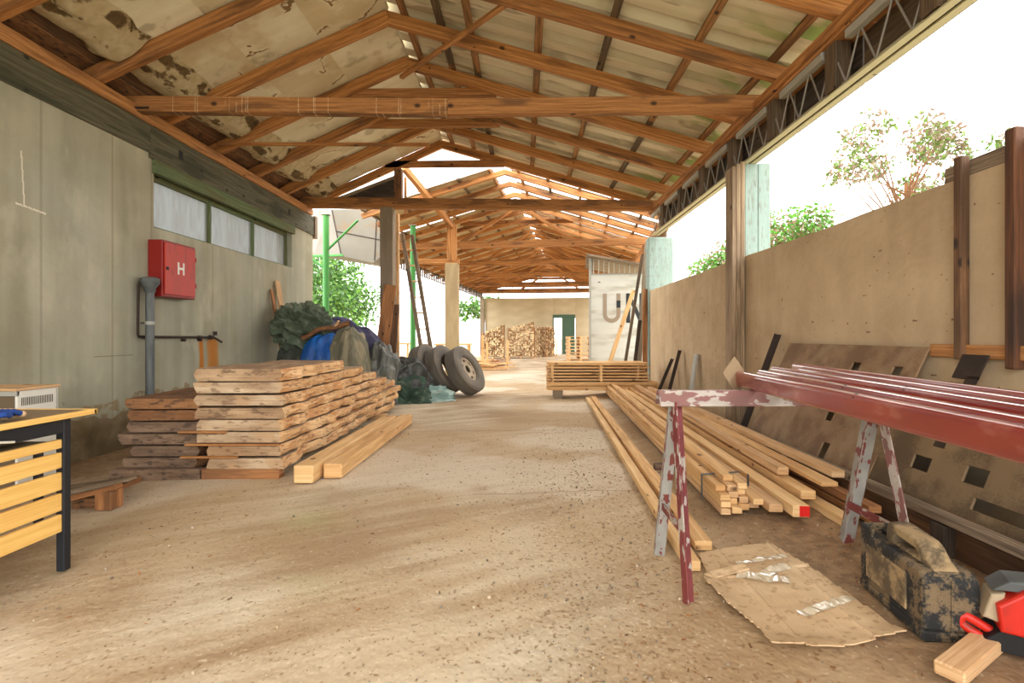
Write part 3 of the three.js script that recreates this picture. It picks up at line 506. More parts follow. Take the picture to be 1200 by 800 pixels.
// where the two sheds meet
{
  const c1 = thing('column', 'tall dark grey concrete column under the tie beam, boards leaning on it', 'column', [0, 0, 0], 0, null, 'structure'); box('shaft', -3.02, -2.75, -0.05, 3.94, -11.0, -10.72, M.concreteGrey, c1, 0.01);
  const c1b = thing('timber_post', 'yellowish timber post right behind the dark concrete column', 'post'); box('plank', -2.95, -2.74, 0, 3.92, -11.3, -11.18, M.pine3, c1b);
  const c2 = thing('column', 'pale concrete column behind the tyres with timber post on top', 'column', [0, 0, 0], 0, null, 'structure'); box('shaft', -2.06, -1.72, -0.05, 3.14, -13.65, -13.35, M.concrete, c2, 0.012); box('timber_head', -2.02, -1.78, 3.2, 4.15, -13.6, -13.42, M.rafter, c2); box('header', -3.1, -1.7, 3.14, 3.27, -13.58, -13.44, M.rafter, c2);
  const br = thing('trim_8', 'orange diagonal brace running down from roof to timber post', 'brace', [0, 0, 0], 0, null, 'structure'); bar('timber', V(-2.72, 5.05, -11.6), V(-1.88, 4.12, -13.45), 0.12, 0.14, M.rafter, br); bar('lath', V(-2.66, 4.8, -11.5), V(-2.66, 3.98, -11.5), 0.05, 0.06, M.rafter, br, V(1, 0, 0));
  const sp = thing('gable_panel', 'dark weathered triangular board panel standing on the tie beam', 'panel');
  const sh = new THREE.Shape(); sh.moveTo(-3.9, 4.17); sh.lineTo(-2.74, 4.17); sh.lineTo(-2.74, 4.62); sh.closePath();
  const sg = new THREE.ExtrudeGeometry(sh, { depth: 0.03, bevelEnabled: false }); sg.translate(0, 0, -11.0); mesh('board', sg, M.dark, sp);
  bar('edge_rail', V(-4.0, 4.17, -10.98), V(-2.72, 4.66, -10.98), 0.06, 0.07, M.grey, sp); bar('stud', V(-2.68, 4.16, -10.95), V(-2.68, 4.8, -10.95), 0.16, 0.16, M.bark, sp, V(1, 0, 0));
}
// ---------------------------------------------------------------- hydrant cabinet, pipes on the left wall
{
  const c = thing('hydrant_cabinet', 'red steel fire hydrant cabinet with a white H on left wall', 'cabinet', [XL, 1.732, -6.6]);
  box('body', 0, 0.18, 0, 0.7, -0.315, 0.315, M.redDark, c, 0.008);
  const d = box('door', 0.182, 0.2, 0.03, 0.67, -0.29, 0.29, M.red, c, 0.004);
  const loc = (m) => { d.updateMatrix(); m.updateMatrix(); m.applyMatrix4(d.matrix.clone().invert()); d.add(m); };
  const hs = [[-0.065, -0.035, -0.078, 0.078], [0.035, 0.065, -0.078, 0.078], [-0.035, 0.035, -0.014, 0.014]];
  const letter = mesh('letter_h', mergeGeometries(hs.map(([a, b, y0, y1]) => { const g = new THREE.BoxGeometry(0.002, y1 - y0, b - a); g.translate(0.2015, 0.376 + (y0 + y1) / 2, (a + b) / 2); return g; })), M.white, c); loc(letter);
  const lock = box('lock', 0.2, 0.212, 0.33, 0.37, 0.235, 0.275, M.black, c, 0.003); loc(lock);
  for (const y of [0.15, 0.5]) { const h = rod('hinge', V(0.2, y, -0.295), V(0.2, y + 0.06, -0.295), 0.009, M.redDark, c); loc(h); }
}
{
  const p = thing('standpipe', 'grey galvanised standpipe rising beside the hydrant cabinet', 'pipe', [-4.5, -0.04, -6.16]);
  rod('pipe', V(0, 0, 0), V(0, 1.86, 0), 0.047, M.galv, p, 18); 
  const h = new THREE.LatheGeometry([[0.047, 1.8], [0.06, 1.82], [0.062, 1.86], [0.1, 1.92], [0.105, 1.97], [0.07, 1.99], [0, 2.0]].map((q) => new THREE.Vector2(...q)), 18); mesh('head', h, M.galv, p);
  rod('clamp', V(0, 1.42, 0), V(0, 1.46, 0), 0.052, M.steelGrey, p, 18); bar('clamp_arm', V(-0.11, 1.44, 0.0), V(0, 1.44, 0), 0.03, 0.02, M.galv, p);
  const w = thing('water_pipe', 'thin dark water pipe along left wall ending in a tap', 'pipe');
  tube('pipe', [V(-4.57, 1.9, -6.1), V(-4.57, 1.83, -6.07), V(-4.57, 1.3, -6.06), V(-4.57, 1.25, -6.07), V(-4.57, 1.235, -6.14), V(-4.57, 1.225, -7.48)], 0.015, M.iron, w, 8);
  rod('coupling', V(-4.57, 1.227, -7.18), V(-4.57, 1.227, -7.25), 0.024, M.iron, w); rod('coupling', V(-4.57, 1.227, -6.2), V(-4.57, 1.227, -6.28), 0.024, M.iron, w);
  rod('valve', V(-4.57, 1.226, -7.44), V(-4.57, 1.226, -7.52), 0.03, M.iron, w); rod('spout', V(-4.55, 1.22, -7.52), V(-4.48, 1.15, -7.6), 0.016, M.iron, w); rod('tap_handle', V(-4.57, 1.25, -7.58), V(-4.57, 1.31, -7.58), 0.026, M.iron, w);
  for (const d of [6.9, 7.25]) box('bracket', -4.62, -4.56, 1.17, 1.21, -d - 0.012, -d + 0.012, M.iron, w, 0.002);
}
// boards leaning on the left wall
[['tall pale board leaning on left wall beside the green tarp', M.pine3, 9.5, 2.26, 0.16], ['darker narrow board leaning on left wall behind the pale board', M.redBrown, 9.28, 2.08, 0.1]].forEach(([l, m, d, h, w]) => { const b = bar('leaning_board', V(-4.2, -0.03, -d + 0.05), V(-4.575, h, -d), w, 0.03, m, undefined, V(1, 0.2, 0)); tag(b, l, 'board'); });

// ---------------------------------------------------------------- slatted workbench, glove, heater, pallet
{
  const b = thing('workbench', 'black steel workbench with yellow laminate slats and wooden top', 'workbench');
  box('top', -3.2, -2.425, 0.815, 0.838, -2.86, -0.6, M.deskTop, b, 0.003); box('top_edge', -2.425, -2.40, 0.812, 0.84, -2.88, -0.6, M.laminate, b, 0.003); box('top_edge', -3.2, -2.4, 0.812, 0.839, -2.885, -2.86, M.laminate, b, 0.003);
  for (const [x, d] of [[-2.455, 2.73], [-3.15, 2.73], [-2.455, 0.75], [-3.15, 0.75]]) box('leg', x - 0.022, x + 0.022, 0, 0.812, -d - 0.022, -d + 0.022, M.blackMetal, b, 0.004);
  box('frame_rail', -2.475, -2.435, 0.735, 0.812, -2.71, -0.77, M.blackMetal, b, 0.004); box('frame_rail', -3.13, -2.475, 0.735, 0.812, -2.75, -2.71, M.blackMetal, b, 0.004);
  box('shelf', -3.12, -2.46, 0.675, 0.692, -2.7, -0.77, M.deskTop, b, 0.003);
  [[0.655, 0.702], [0.55, 0.632], [0.434, 0.527], [0.324, 0.416], [0.213, 0.305]].forEach(([y0, y1]) => box('slat', -2.468, -2.445, y0, y1, -2.735, -0.76, M.laminate, b, 0.003));
  for (const d of [2.62, 1.7, 0.85]) box('slat_support', -2.5, -2.47, 0.22, 0.69, -d - 0.015, -d + 0.015, M.blackMetal, b, 0.002);
  const blue = std({ color: '#1c3f86', roughness: 0.9 }), tan = std({ color: '#c9a982', roughness: 0.9 });
  const gl = thing('work_glove', 'crumpled blue work glove with tan fingertips on workbench', 'glove', [-2.5, 0.84, -2.42]);
  const pg = new THREE.SphereGeometry(1, 24, 16), pp = pg.attributes.position; for (let i = 0; i < pp.count; i++) { const x = pp.getX(i), y = pp.getY(i), z = pp.getZ(i), k = 1 + 0.35 * (n3(x * 3, y * 3, z * 3, 3) - 0.5); pp.setXYZ(i, x * 0.055 * k, 0.035 + y * 0.035 * k, 0.05 + z * 0.075 * k); } pg.computeVertexNormals(); mesh('palm', pg, blue, gl);
  for (let i = 0; i < 4; i++) { const x = -0.04 + i * 0.026; const f = tube('finger', [V(x, 0.03, 0), V(x + 0.004, 0.045, -0.04), V(x + 0.01, 0.03, -0.075)], 0.013, blue, gl, 8); mesh('fingertip', new THREE.SphereGeometry(0.015, 10, 8).translate(x + 0.011, 0.028, -0.082), tan, f); }
  tube('thumb', [V(0.04, 0.03, 0.05), V(0.065, 0.04, 0.02), V(0.06, 0.03, -0.01)], 0.014, blue, gl, 8);
  const st = tube('white_strap', [V(-2.43, 0.79, -2.0), V(-2.425, 0.765, -2.3), V(-2.43, 0.742, -2.44)], 0.006, M.white); tag(st, 'white cable hanging along the black bench rail', 'cable');
}
{
  const c = thing('heater_cabinet', 'white metal heater cabinet with slotted side panel by left wall', 'heater', [0, 0, 0]);
  box('side_panel', -4.02, -4.0, -0.02, 0.81, -4.4, -4.04, M.white, c, 0.004); box('back_panel', -4.55, -4.02, -0.02, 0.81, -4.4, -4.38, M.white, c, 0.003); box('side_panel', -4.56, -4.54, -0.02, 0.81, -4.4, -4.04, M.white, c, 0.003);
  box('front_panel', -4.53, -4.03, 0.02, 0.77, -4.06, -4.05, std({ color: '#6d5c46', roughness: 0.6 }), c, 0.003); box('front_rail', -4.55, -4.0, 0.77, 0.81, -4.06, -4.03, M.steelGrey, c, 0.003);
  box('top', -4.57, -3.99, 0.81, 0.832, -4.41, -4.02, M.pine3, c, 0.004); box('edge_strip', -4.0, -3.994, 0.0, 0.8, -4.385, -4.375, M.steelGrey, c, 0.001);
  for (let i = 0; i < 18; i++) box('vent_slot', -4.0, -3.998, 0.69, 0.755, -4.075 - i * 0.0155 - 0.007, -4.075 - i * 0.0155, M.iron, c, 0.0005);
}
{
  const p = thing('pallet', 'small broken pallet propped on a block behind the workbench', 'pallet');
  box('end_block', -3.09, -2.97, -0.01, 0.125, -3.8, -3.68, M.redBrown, p); box('inner_block', -3.3, -3.12, -0.02, 0.06, -3.84, -3.74, M.bark, p);
  bar('edge_board', V(-3.62, -0.005, -3.66), V(-2.955, 0.15, -3.74), 0.09, 0.03, M.redBrown, p);
  bar('deck_board', V(-3.6, 0.03, -3.86), V(-2.98, 0.16, -3.9), 0.1, 0.025, M.grey, p); bar('deck_board', V(-3.75, 0.03, -4.04), V(-3.08, 0.12, -4.06), 0.1, 0.025, M.purlinDark, p); bar('bearer', V(-3.02, 0.12, -3.7), V(-3.1, 0.1, -4.1), 0.08, 0.04, M.redBrown, p);
}

// ---------------------------------------------------------------- live edge slabs
function slab(name, { xc, w, d0, d1, y, t, mat, edge, seed: s, wav = 0.05, skew = 0, taper = 0.25 }, label, group) {
  const n = 64, L = d1 - d0, ring = [];
  const o = thing(name, label, 'slab', [xc, y, -(d0 + d1) / 2], skew, group);
  for (let i = 0; i <= n; i++) {
    const q = i / n, z = L / 2 - q * L, e = (side) => wav * 2 * (fbm(q * L / 32 + side * 0.31, s * 0.013, 60, 60, s + side, 3) - 0.5) + 0.04 * (vn(q * L * 7, side + s, 512, 512, s + 3) - 0.5), b = wav * 0.35 * (vn(q * L * 2.2, s + 5, 512, 512, s + 6) - 0.5);
    const tp = 1 - taper * 0.25 * q, xl = -w / 2 * tp + e(1), xr = w / 2 * tp + e(2), du = -0.012 + 0.05 * vn(q * L * 4, s, 512, 512, s + 8), ds = -0.012 + 0.05 * vn(q * L * 5, s + 2, 512, 512, s + 9), warp = 0.004 * Math.sin(q * 7 + s) + 0.006 * (vn(q * L * 2, s, 512, 512, s + 12) - 0.5), lo = 0.014 * (vn(q * L * 6, s, 512, 512, s + 14) - 0.5);
    const bz = (vn(i * 7.3, s, 512, 512, 3) - 0.5) * (i === 0 || i === n ? 0.03 : 0);
    ring.push([[xl + du, t + warp, z + bz], [xr - du + b, t + warp + 0.6 * lo, z + bz], [xr + 0.3 * b, t * (0.35 + 0.3 * vn(q * L * 5, s, 512, 512, s + 15)) + warp, z + bz], [xr - ds, warp + lo * 0.5, z + bz], [xl + ds, warp, z + bz], [xl, t * 0.5 + warp, z + bz]]);
  }
  const mk = (pairs, caps) => {
    const P = [], U = []; const ov = rnd(), ou = rnd();
    const q3 = (a, b, c) => { for (const [p, u] of [a, b, c]) { P.push(...p); U.push(...u); } };
    for (const [a, b] of pairs) for (let i = 0; i < n; i++) {
      const A = ring[i][a], B = ring[i][b], C = ring[i + 1][b], D = ring[i + 1][a], f = a === 0 || a === 3;
      const uu = (p) => [p[2] / TU + ou, (f ? p[0] : p[1] * 1.4 + a * 0.1) / TV + ov];
      q3([A, uu(A)], [B, uu(B)], [C, uu(C)]); q3([A, uu(A)], [C, uu(C)], [D, uu(D)]);
    }
    if (caps) for (const i of [0, n]) { const R = ring[i], uu = (p) => [p[0] / TU * 0.9 + ou, p[1] / TV * 0.8 + ov]; const N = i ? [[0, 4, 5], [0, 1, 4], [1, 3, 4], [1, 2, 3]] : [[0, 5, 4], [0, 4, 1], [1, 4, 3], [1, 3, 2]]; for (const [a, b, c] of N) q3([R[a], uu(R[a])], [R[b], uu(R[b])], [R[c], uu(R[c])]); }
    const g = new THREE.BufferGeometry(); g.setAttribute('position', new THREE.Float32BufferAttribute(P, 3)); g.setAttribute('uv', new THREE.Float32BufferAttribute(U, 2)); g.computeVertexNormals(); return g;
  };
  mesh('sawn_face', mk([[0, 1], [3, 4]], true), mat, o); mesh('live_edge', mk([[1, 2], [2, 3], [4, 5], [5, 0]], false), edge, o); return o;
}
{
  const ends = [8.6, 8.8, 8.85, 8.6, 7.9, 7.4, 6.8, 5.95], ord = ['lowest', 'second from the floor', 'third from the floor', 'fourth from the floor', 'fifth from the floor', 'sixth from the floor', 'second from the top', 'topmost'];
  const dw = [-0.08, -0.06, 0.0, 0.03, 0.06, 0.05, 0.03, 0.04], dx = [0.05, 0.04, 0.0, -0.01, -0.02, -0.01, 0.0, 0.0];
  for (let k = 0; k < 8; k++) slab('wood_slab', { xc: -2.49 + dx[k], w: 0.74 + dw[k], d0: 4.47 + 0.04 * rnd(), d1: ends[k], y: 0.085 + k * 0.11, t: k === 7 ? 0.105 : 0.092, mat: k % 3 === 1 ? M.slab2 : M.slab, edge: M.slabEdge, seed: 300 + k * 11 }, 'pale live-edge wooden slab, ' + ord[k] + ' of the tall stack', 'slabs in the tall pale stack');
  const od = ['lowest', 'second from the floor', 'third from the floor', 'fourth from the floor', 'second from the top', 'topmost'];
  for (let k = 0; k < 6; k++) slab('dark_slab', { xc: -3.23 + 0.02 * (k % 2), w: [0.66, 0.6, 0.74, 0.66, 0.64, 0.7][k], d0: 4.52 + 0.07 * rnd(), d1: 7.3 + rnd(), y: 0.075 + k * 0.105, t: 0.09, mat: k > 3 ? M.bark : M.slabDark, edge: M.bark, seed: 400 + k * 13, wav: 0.06 }, 'dark brown live-edge slab, ' + od[k] + ' of the low dark stack', 'slabs in the low dark stack');
  // bearers and spacer sticks
  const be = (x0, x1, d, m, l) => tag(box('bearer_beam', x0, x1, -0.02, 0.082, -d - 0.1, -d, m), l, 'beam');
  be(-3.62, -2.83, 4.46, M.slabDark, 'grey brown bearer beam under the front of the dark stack'); be(-2.82, -2.14, 4.47, M.redBrown, 'reddish bearer beam under the front of the tall slab stack'); be(-2.85, -2.05, 7.6, M.pine3, 'pale bearer beam under the back of the tall slab stack'); be(-3.6, -2.9, 7.0, M.slabDark, 'dark bearer beam under the back of the dark stack');
  [[0.177, -3.0, -2.5], [0.287, -2.96, -2.13], [0.397, -3.02, -2.6], [0.507, -2.9, -2.15], [0.617, -2.9, -2.15], [0.727, -2.86, -2.14]].forEach(([y, a, b], k) => { for (const d of k < 3 ? [4.475, 6.6] : [5.6, 6.6]) tag(box('spacer_stick', a, b, y + 0.001, y + 0.017, -d - 0.02, -d + 0.02, M.plate), 'thin spacer stick between slabs of the tall stack', 'stick', 'spacer sticks between the pale slabs'); });
}
// two squared pine beams in front of the stack
tag(bar('pine_beam', V(-1.85, 0.085, -4.29), V(-1.83, 0.085, -7.0), 0.165, 0.15, M.pine, undefined, undefined, 0.008), 'squared pine beam on the floor right against the tall slab stack', 'beam');
tag(bar('pine_beam', V(-1.66, 0.075, -4.44), V(-1.66, 0.075, -7.25), 0.16, 0.125, M.pine2, undefined, undefined, 0.008), 'squared pine beam on the floor, outer one of two by the slabs', 'beam');
tag(box('wood_offcut', -2.0, -1.8, 0.0, 0.07, -7.5, -7.2, M.redBrown), 'orange brown wood offcut at the back of the pine beams', 'offcut');
tag(box('wood_offcut', -2.06, -1.95, 0.0, 0.03, -5.6, -5.2, M.slabDark), 'flat dark offcut between slab stack and pine beams', 'offcut');

// ---------------------------------------------------------------- tarpaulins
function heap(name, [x, y, z], [rx, ry, rz], color, label, { s = 1, fold = 0.3, f = 2.2, pleat = 0, dome = true, rough = 0.75, col2 } = {}) {
  const g = new THREE.SphereGeometry(1, 110, 70), p = g.attributes.position, uv = g.attributes.uv;
  for (let i = 0; i < p.count; i++) {
    const a = p.getX(i), b = p.getY(i), c = p.getZ(i);
    const r1 = 1 - Math.abs(2 * n3(a * f + 7, b * f + 3, c * f + s, s) - 1), r2 = 1 - Math.abs(2 * n3(a * f * 2.3, b * f * 2.3 + 5, c * f * 2.3, s + 3) - 1), r3 = 1 - Math.abs(2 * n3(a * f * 5, b * f * 5 + 5, c * f * 5, s + 4) - 1);
    const ne = dome ? 2.8 : 2.2, se = Math.pow(Math.pow(Math.abs(a), ne) + Math.pow(Math.abs(b), ne) + Math.pow(Math.abs(c), ne), -1 / ne); let k = se + 1.25 * fold * ((r1 - 0.7) + 0.55 * (r2 - 0.7) + 0.25 * (r3 - 0.7));
    if (pleat) k += pleat * (1 - Math.max(0, b)) * Math.sin(Math.atan2(c, a) * 11 + 4 * n3(a * 2, b * 2, c * 2, s + 6));
    let yy = b * k; if (dome && yy < 0) yy *= 0.02;
    const sp = dome && b < 0.35 ? 1 + 0.12 * (0.35 - Math.max(b, -0.2)) : 1;
    p.setXYZ(i, x + a * k * rx * sp, y + yy * ry, z + c * k * rz * sp); uv.setXY(i, uv.getX(i) * 3, uv.getY(i) * 2);
  }
  g.computeVertexNormals();
  const A = new THREE.Color(color), B = new THREE.Color(col2 ?? color), q = (c) => { const o = c.clone().convertLinearToSRGB(); return [o.r * 255, o.g * 255, o.b * 255]; }, a = q(A), b = q(B);
  const m = std({ map: texture(256, 256, (u, v) => { const n = fbm(u, v, 6, 6, s + 500, 5); return mixc(mixc(a, b, sst(0.4, 0.65, n)), [168, 156, 136], sst(0.62, 0.8, fbm(u, v, 14, 14, s + 501, 4)) * 0.35); }), roughness: rough });
  return only(name, g, m, label, 'tarpaulin');
}
heap('tarpaulin', [-4.02, -0.03, -9.35], [0.42, 1.12, 0.45], '#3c4238', 'dark grey green tarpaulin heap by the wall, under the rolled bundle', { s: 3, fold: 0.35 });
heap('tarpaulin', [-4.0, 1.38, -9.3], [0.4, 0.36, 0.42], '#46523f', 'crumpled dark green tarpaulin bundle on top of the heap', { s: 5, fold: 0.7, f: 2.6, dome: false, col2: '#5d6a55' });
heap('tarpaulin', [-3.3, -0.02, -9.75], [0.72, 1.5, 0.55], '#2c2c4c', 'navy blue tarpaulin draped over the high part of the heap', { s: 8, fold: 0.22, f: 1.4, pleat: 0.04, col2: '#3c3a58' });
heap('tarpaulin', [-3.52, -0.02, -9.05], [0.42, 1.24, 0.35], '#1567bd', 'bright blue tarpaulin hanging in folds below the stick', { s: 12, fold: 0.15, f: 1.4, pleat: 0.06, rough: 0.5, col2: '#0f4f9c' });
heap('tarpaulin', [-3.08, -0.02, -9.0], [0.36, 1.3, 0.35], '#6d6a56', 'grey brown canvas sheet beside the bright blue tarpaulin', { s: 15, fold: 0.2, f: 1.6, pleat: 0.045, col2: '#8f866c' });
heap('tarpaulin', [-2.68, -0.02, -9.5], [0.36, 0.96, 0.35], '#4a4c48', 'grey black plastic sack at the right foot of the heap', { s: 19, fold: 0.4, rough: 0.4, col2: '#6e7068' });
heap('tarpaulin', [-2.42, -0.02, -9.9], [0.6, 0.72, 0.4], '#2b2d2b', 'black plastic sheet sliding off the heap towards tyres', { s: 23, fold: 0.35, rough: 0.45, col2: '#44463f' });
heap('tarpaulin', [-2.3, -0.02, -9.75], [0.5, 0.45, 0.36], '#3f5a48', 'bottle green tarpaulin at the foot of the heap', { s: 27, fold: 0.55, f: 2.6, col2: '#2f4438' });
heap('tarpaulin', [-1.88, -0.01, -9.95], [0.42, 0.24, 0.3], '#84a09a', 'pale teal cloth lying on the floor in front of tyres', { s: 31, fold: 0.6, f: 2.4, col2: '#a9bfb6' });
{
  const b = thing('branch', 'rough brown branch lying on top of the blue tarpaulin', 'branch'); tube('stick', [V(-3.85, 1.2, -8.9), V(-3.55, 1.36, -8.9), V(-3.3, 1.39, -8.92), V(-3.05, 1.47, -8.95)], 0.045, M.bark, b, 9); rod('stub', V(-3.3, 1.39, -8.92), V(-3.2, 1.5, -8.85), 0.03, M.slabEdge, b, 8, 0.02);
}

// ---------------------------------------------------------------- tyres
{
  const prof = [[0.27, -0.1], [0.3, -0.135], [0.4, -0.15], [0.47, -0.145], [0.505, -0.125], [0.52, -0.118], [0.522, -0.085], [0.508, -0.08], [0.508, -0.066], [0.524, -0.06], [0.525, -0.03], [0.51, -0.026], [0.51, -0.012], [0.526, -0.008], [0.526, 0.008], [0.51, 0.012], [0.51, 0.026], [0.525, 0.03], [0.524, 0.06], [0.508, 0.066], [0.508, 0.08], [0.522, 0.085], [0.52, 0.118], [0.505, 0.125], [0.47, 0.145], [0.4, 0.15], [0.3, 0.135], [0.27, 0.1], [0.29, 0.05], [0.33, 0.0], [0.29, -0.05], [0.27, -0.1]];
  const tg = new THREE.LatheGeometry(prof.map((q) => new THREE.Vector2(...q)), 64).toNonIndexed(); tg.computeVertexNormals();
  const rimS = new THREE.Shape(); rimS.absarc(0, 0, 0.275, 0, Math.PI * 2); const hub = new THREE.Path(); hub.absarc(0, 0, 0.09, 0, Math.PI * 2, true); rimS.holes.push(hub);
  for (let i = 0; i < 6; i++) { const a = i / 6 * Math.PI * 2 + 0.3, h = new THREE.Path(); h.absellipse(0.19 * Math.cos(a), 0.19 * Math.sin(a), 0.03, 0.055, 0, Math.PI * 2, true, a); rimS.holes.push(h); }
  const rg = new THREE.ExtrudeGeometry(rimS, { depth: 0.02, bevelEnabled: true, bevelSize: 0.004, bevelThickness: 0.004, bevelSegments: 1, curveSegments: 24 }); rg.rotateX(Math.PI / 2);
  const ring = new THREE.CylinderGeometry(0.285, 0.285, 0.2, 40, 1, true);
  [['worn truck wheel with a pale slotted rim, front of the row', -1.22, 10.65, 0.8, 0.46, 0.3, true], ['bare worn truck tyre in the middle of the leaning row', -1.66, 10.75, 0.83, 0.4, 0.3, false], ['bare worn truck tyre at the back of the row by tarps', -2.06, 10.85, 0.9, 0.3, 0.28, false]].forEach(([l, x, d, ax, ay, az, rim]) => {
    const n = V(ax, ay, az).normalize(), t = thing('truck_tyre', l, 'tyre', [x, 0.526 * Math.sqrt(1 - n.y * n.y) + 0.12 * n.y, -d], 0, 'truck tyres leaning in a row'); t.quaternion.setFromUnitVectors(V(0, 1, 0), n);
    mesh('tyre', tg, M.rubber, t); if (rim) { const r = mesh('rim', rg, M.rim, t); r.position.y = 0.07; mesh('rim_ring', ring, M.rim, t); }
  });
}

// ---------------------------------------------------------------- things at the column, ladder, green posts, hopper
tag(bar('leaning_plank', V(-2.98, 0.01, -10.3), V(-2.78, 2.3, -10.66), 0.26, 0.035, M.redBrown, undefined, V(0, 0.15, 1)), 'wide reddish plank leaning against the dark concrete column', 'plank');
tag(bar('leaning_plank', V(-2.72, 0.01, -10.36), V(-2.66, 1.9, -10.68), 0.13, 0.035, M.postBrown, undefined, V(0, 0.15, 1)), 'narrow brown plank leaning on the column beside the wide one', 'plank');
{
  const l = thing('ladder', 'weathered wooden ladder leaning towards the dark concrete column', 'ladder');
  const a0 = V(-2.1, 0, -11.25), a1 = V(-2.7, 3.5, -11.35), b0 = V(-1.9, 0, -11.32), b1 = V(-2.5, 3.5, -11.42);
  bar('rail', a0, a1, 0.085, 0.06, M.grey, l, V(0, 0, 1)); bar('rail', b0, b1, 0.085, 0.06, M.grey, l, V(0, 0, 1));
  for (let i = 1; i < 10; i++) rod('rung', a0.clone().lerp(a1, i / 10), b0.clone().lerp(b1, i / 10), 0.018, M.pine3, l);
}
{
  const mk = (x, d, h, l) => { const p = thing('steel_post', l, 'post', [x, -0.05, -d]); rod('pipe', V(0, 0, 0), V(0, h, 0), 0.07, M.greenPaint, p, 18); box('cap_plate', -0.1, 0.1, h, h + 0.02, -0.1, 0.1, M.steelGrey, p); return p; };
  const p = mk(-4.64, 12.0, 4.12, 'bright green round steel post outside the end of left wall'); rod('brace', V(0.03, 3.3, 0), V(0.75, 4.0, 0), 0.028, M.greenPaint, p); rod('brace', V(0, 1.95 + 0.9, 0.02), V(-0.6, 3.3, 0.02), 0.03, M.greenPaint, p); 
  mk(-2.84, 13.1, 4.1, 'bright green round steel post behind the ladder');
  const P = (px, py, d) => V((px - 614) / 600 * d, 1.25 + (393 - py) / 600 * d, -d);
  const front = [P(389, 246, 15), P(451, 244, 15), P(452, 296, 15), P(437, 308, 15), P(400, 300, 15)];
  const side = [P(366, 246, 17.5), P(366, 299, 17.5)], bk = front.map((q) => q.clone().add(V(-0.4, 0.25, -3)));
  const h = thing('sheet_hopper', 'big grey sheet metal hopper hanging outside the left opening', 'hopper');
  const mt = std({ map: texture(512, 512, (u, v) => { const n = fbm(u, v, 5, 5, 230, 5), r = sst(0.6, 0.72, fbm(u, v, 9, 9, 231, 4)); return mixc(mixc([124, 118, 106], [104, 98, 86], n), [124, 98, 72], r * 0.6); }), roughness: 0.6, metalness: 0.15 });
  const g = new ConvexGeometry([...front, ...bk, ...side]); { const q = g.attributes.position, u = []; for (let i = 0; i < q.count; i++) u.push(q.getX(i) * 0.4 + q.getZ(i) * 0.3, q.getY(i) * 0.4); g.setAttribute('uv', new THREE.Float32BufferAttribute(u, 2)); } mesh('shell', g, mt, h);
  const ofs = V(0, 0, 0.012); for (const [a, b] of [[P(394, 271, 15), P(451, 282, 15)], [P(442, 245, 15), P(439, 305, 15)], [front[0], front[4]]]) rod('seam', a.clone().add(ofs), b.clone().add(ofs), 0.014, M.iron, h, 6);
  bar('support_beam', P(366, 300, 14.8), P(402, 299, 14.8), 0.08, 0.06, M.greenPaint, h); for (const q of [P(382, 296, 16.6), P(458, 290, 16.6)]) rod('support_leg', V(q.x, -0.1, q.z), V(q.x, q.y + 0.2, q.z), 0.05, M.greenPaint, h);
}

// ---------------------------------------------------------------- stickered lumber pack
{
  const G = 'boards in the stickered pack', ys = [[0.17, 0.25], [0.262, 0.335], [0.36, 0.395], [0.42, 0.455], [0.48, 0.515], [0.54, 0.575], [0.6, 0.635], [0.66, 0.72]];
  ys.forEach(([y0, y1], k) => { for (let j = 0; j < 4; j++) { const d = 10.08 + j * 0.17; tag(box('pack_board', 0.45 + 0.03 * rnd(), (k < 2 && j < 2 ? 2.62 : 2.38) + 0.1 * rnd(), y0, y1, -d - 0.15, -d, [M.pine2, M.pine2, M.pine3][(k + j) % 3]), j ? 'pale board hidden behind the face of the stickered lumber pack' : 'pale board on the face of the stickered lumber pack, ' + ['lowest layer', 'second layer', 'third layer', 'fourth layer', 'fourth layer from the top', 'third layer from the top', 'second layer from the top', 'top layer'][k], 'board', j ? G + ', inner' : G + ', face'); } });
  for (let k = 2; k < 7; k++) for (const x of [0.55, 1.5, 2.25]) tag(box('pack_sticker', x - 0.02, x + 0.02, ys[k][1], ys[k + 1][0], -10.74, -10.07, M.pine3, undefined, 0.002), 'small spacer stick between layers of the lumber pack', 'stick', 'spacers in the lumber pack');
  for (const x of [0.56, 1.52]) tag(box('pack_strip', x - 0.025, x + 0.025, 0.34, 0.66, -10.075, -10.05, M.pine, undefined, 0.003), 'upright batten on the face of the lumber pack', 'batten', 'battens on the lumber pack');
  for (const x of [0.68, 2.2]) tag(box('pack_block', x - 0.09, x + 0.09, 0.0, 0.168, -10.6, -10.1, M.concreteGrey), 'grey block carrying the stickered lumber pack', 'block', 'blocks under the lumber pack');
}
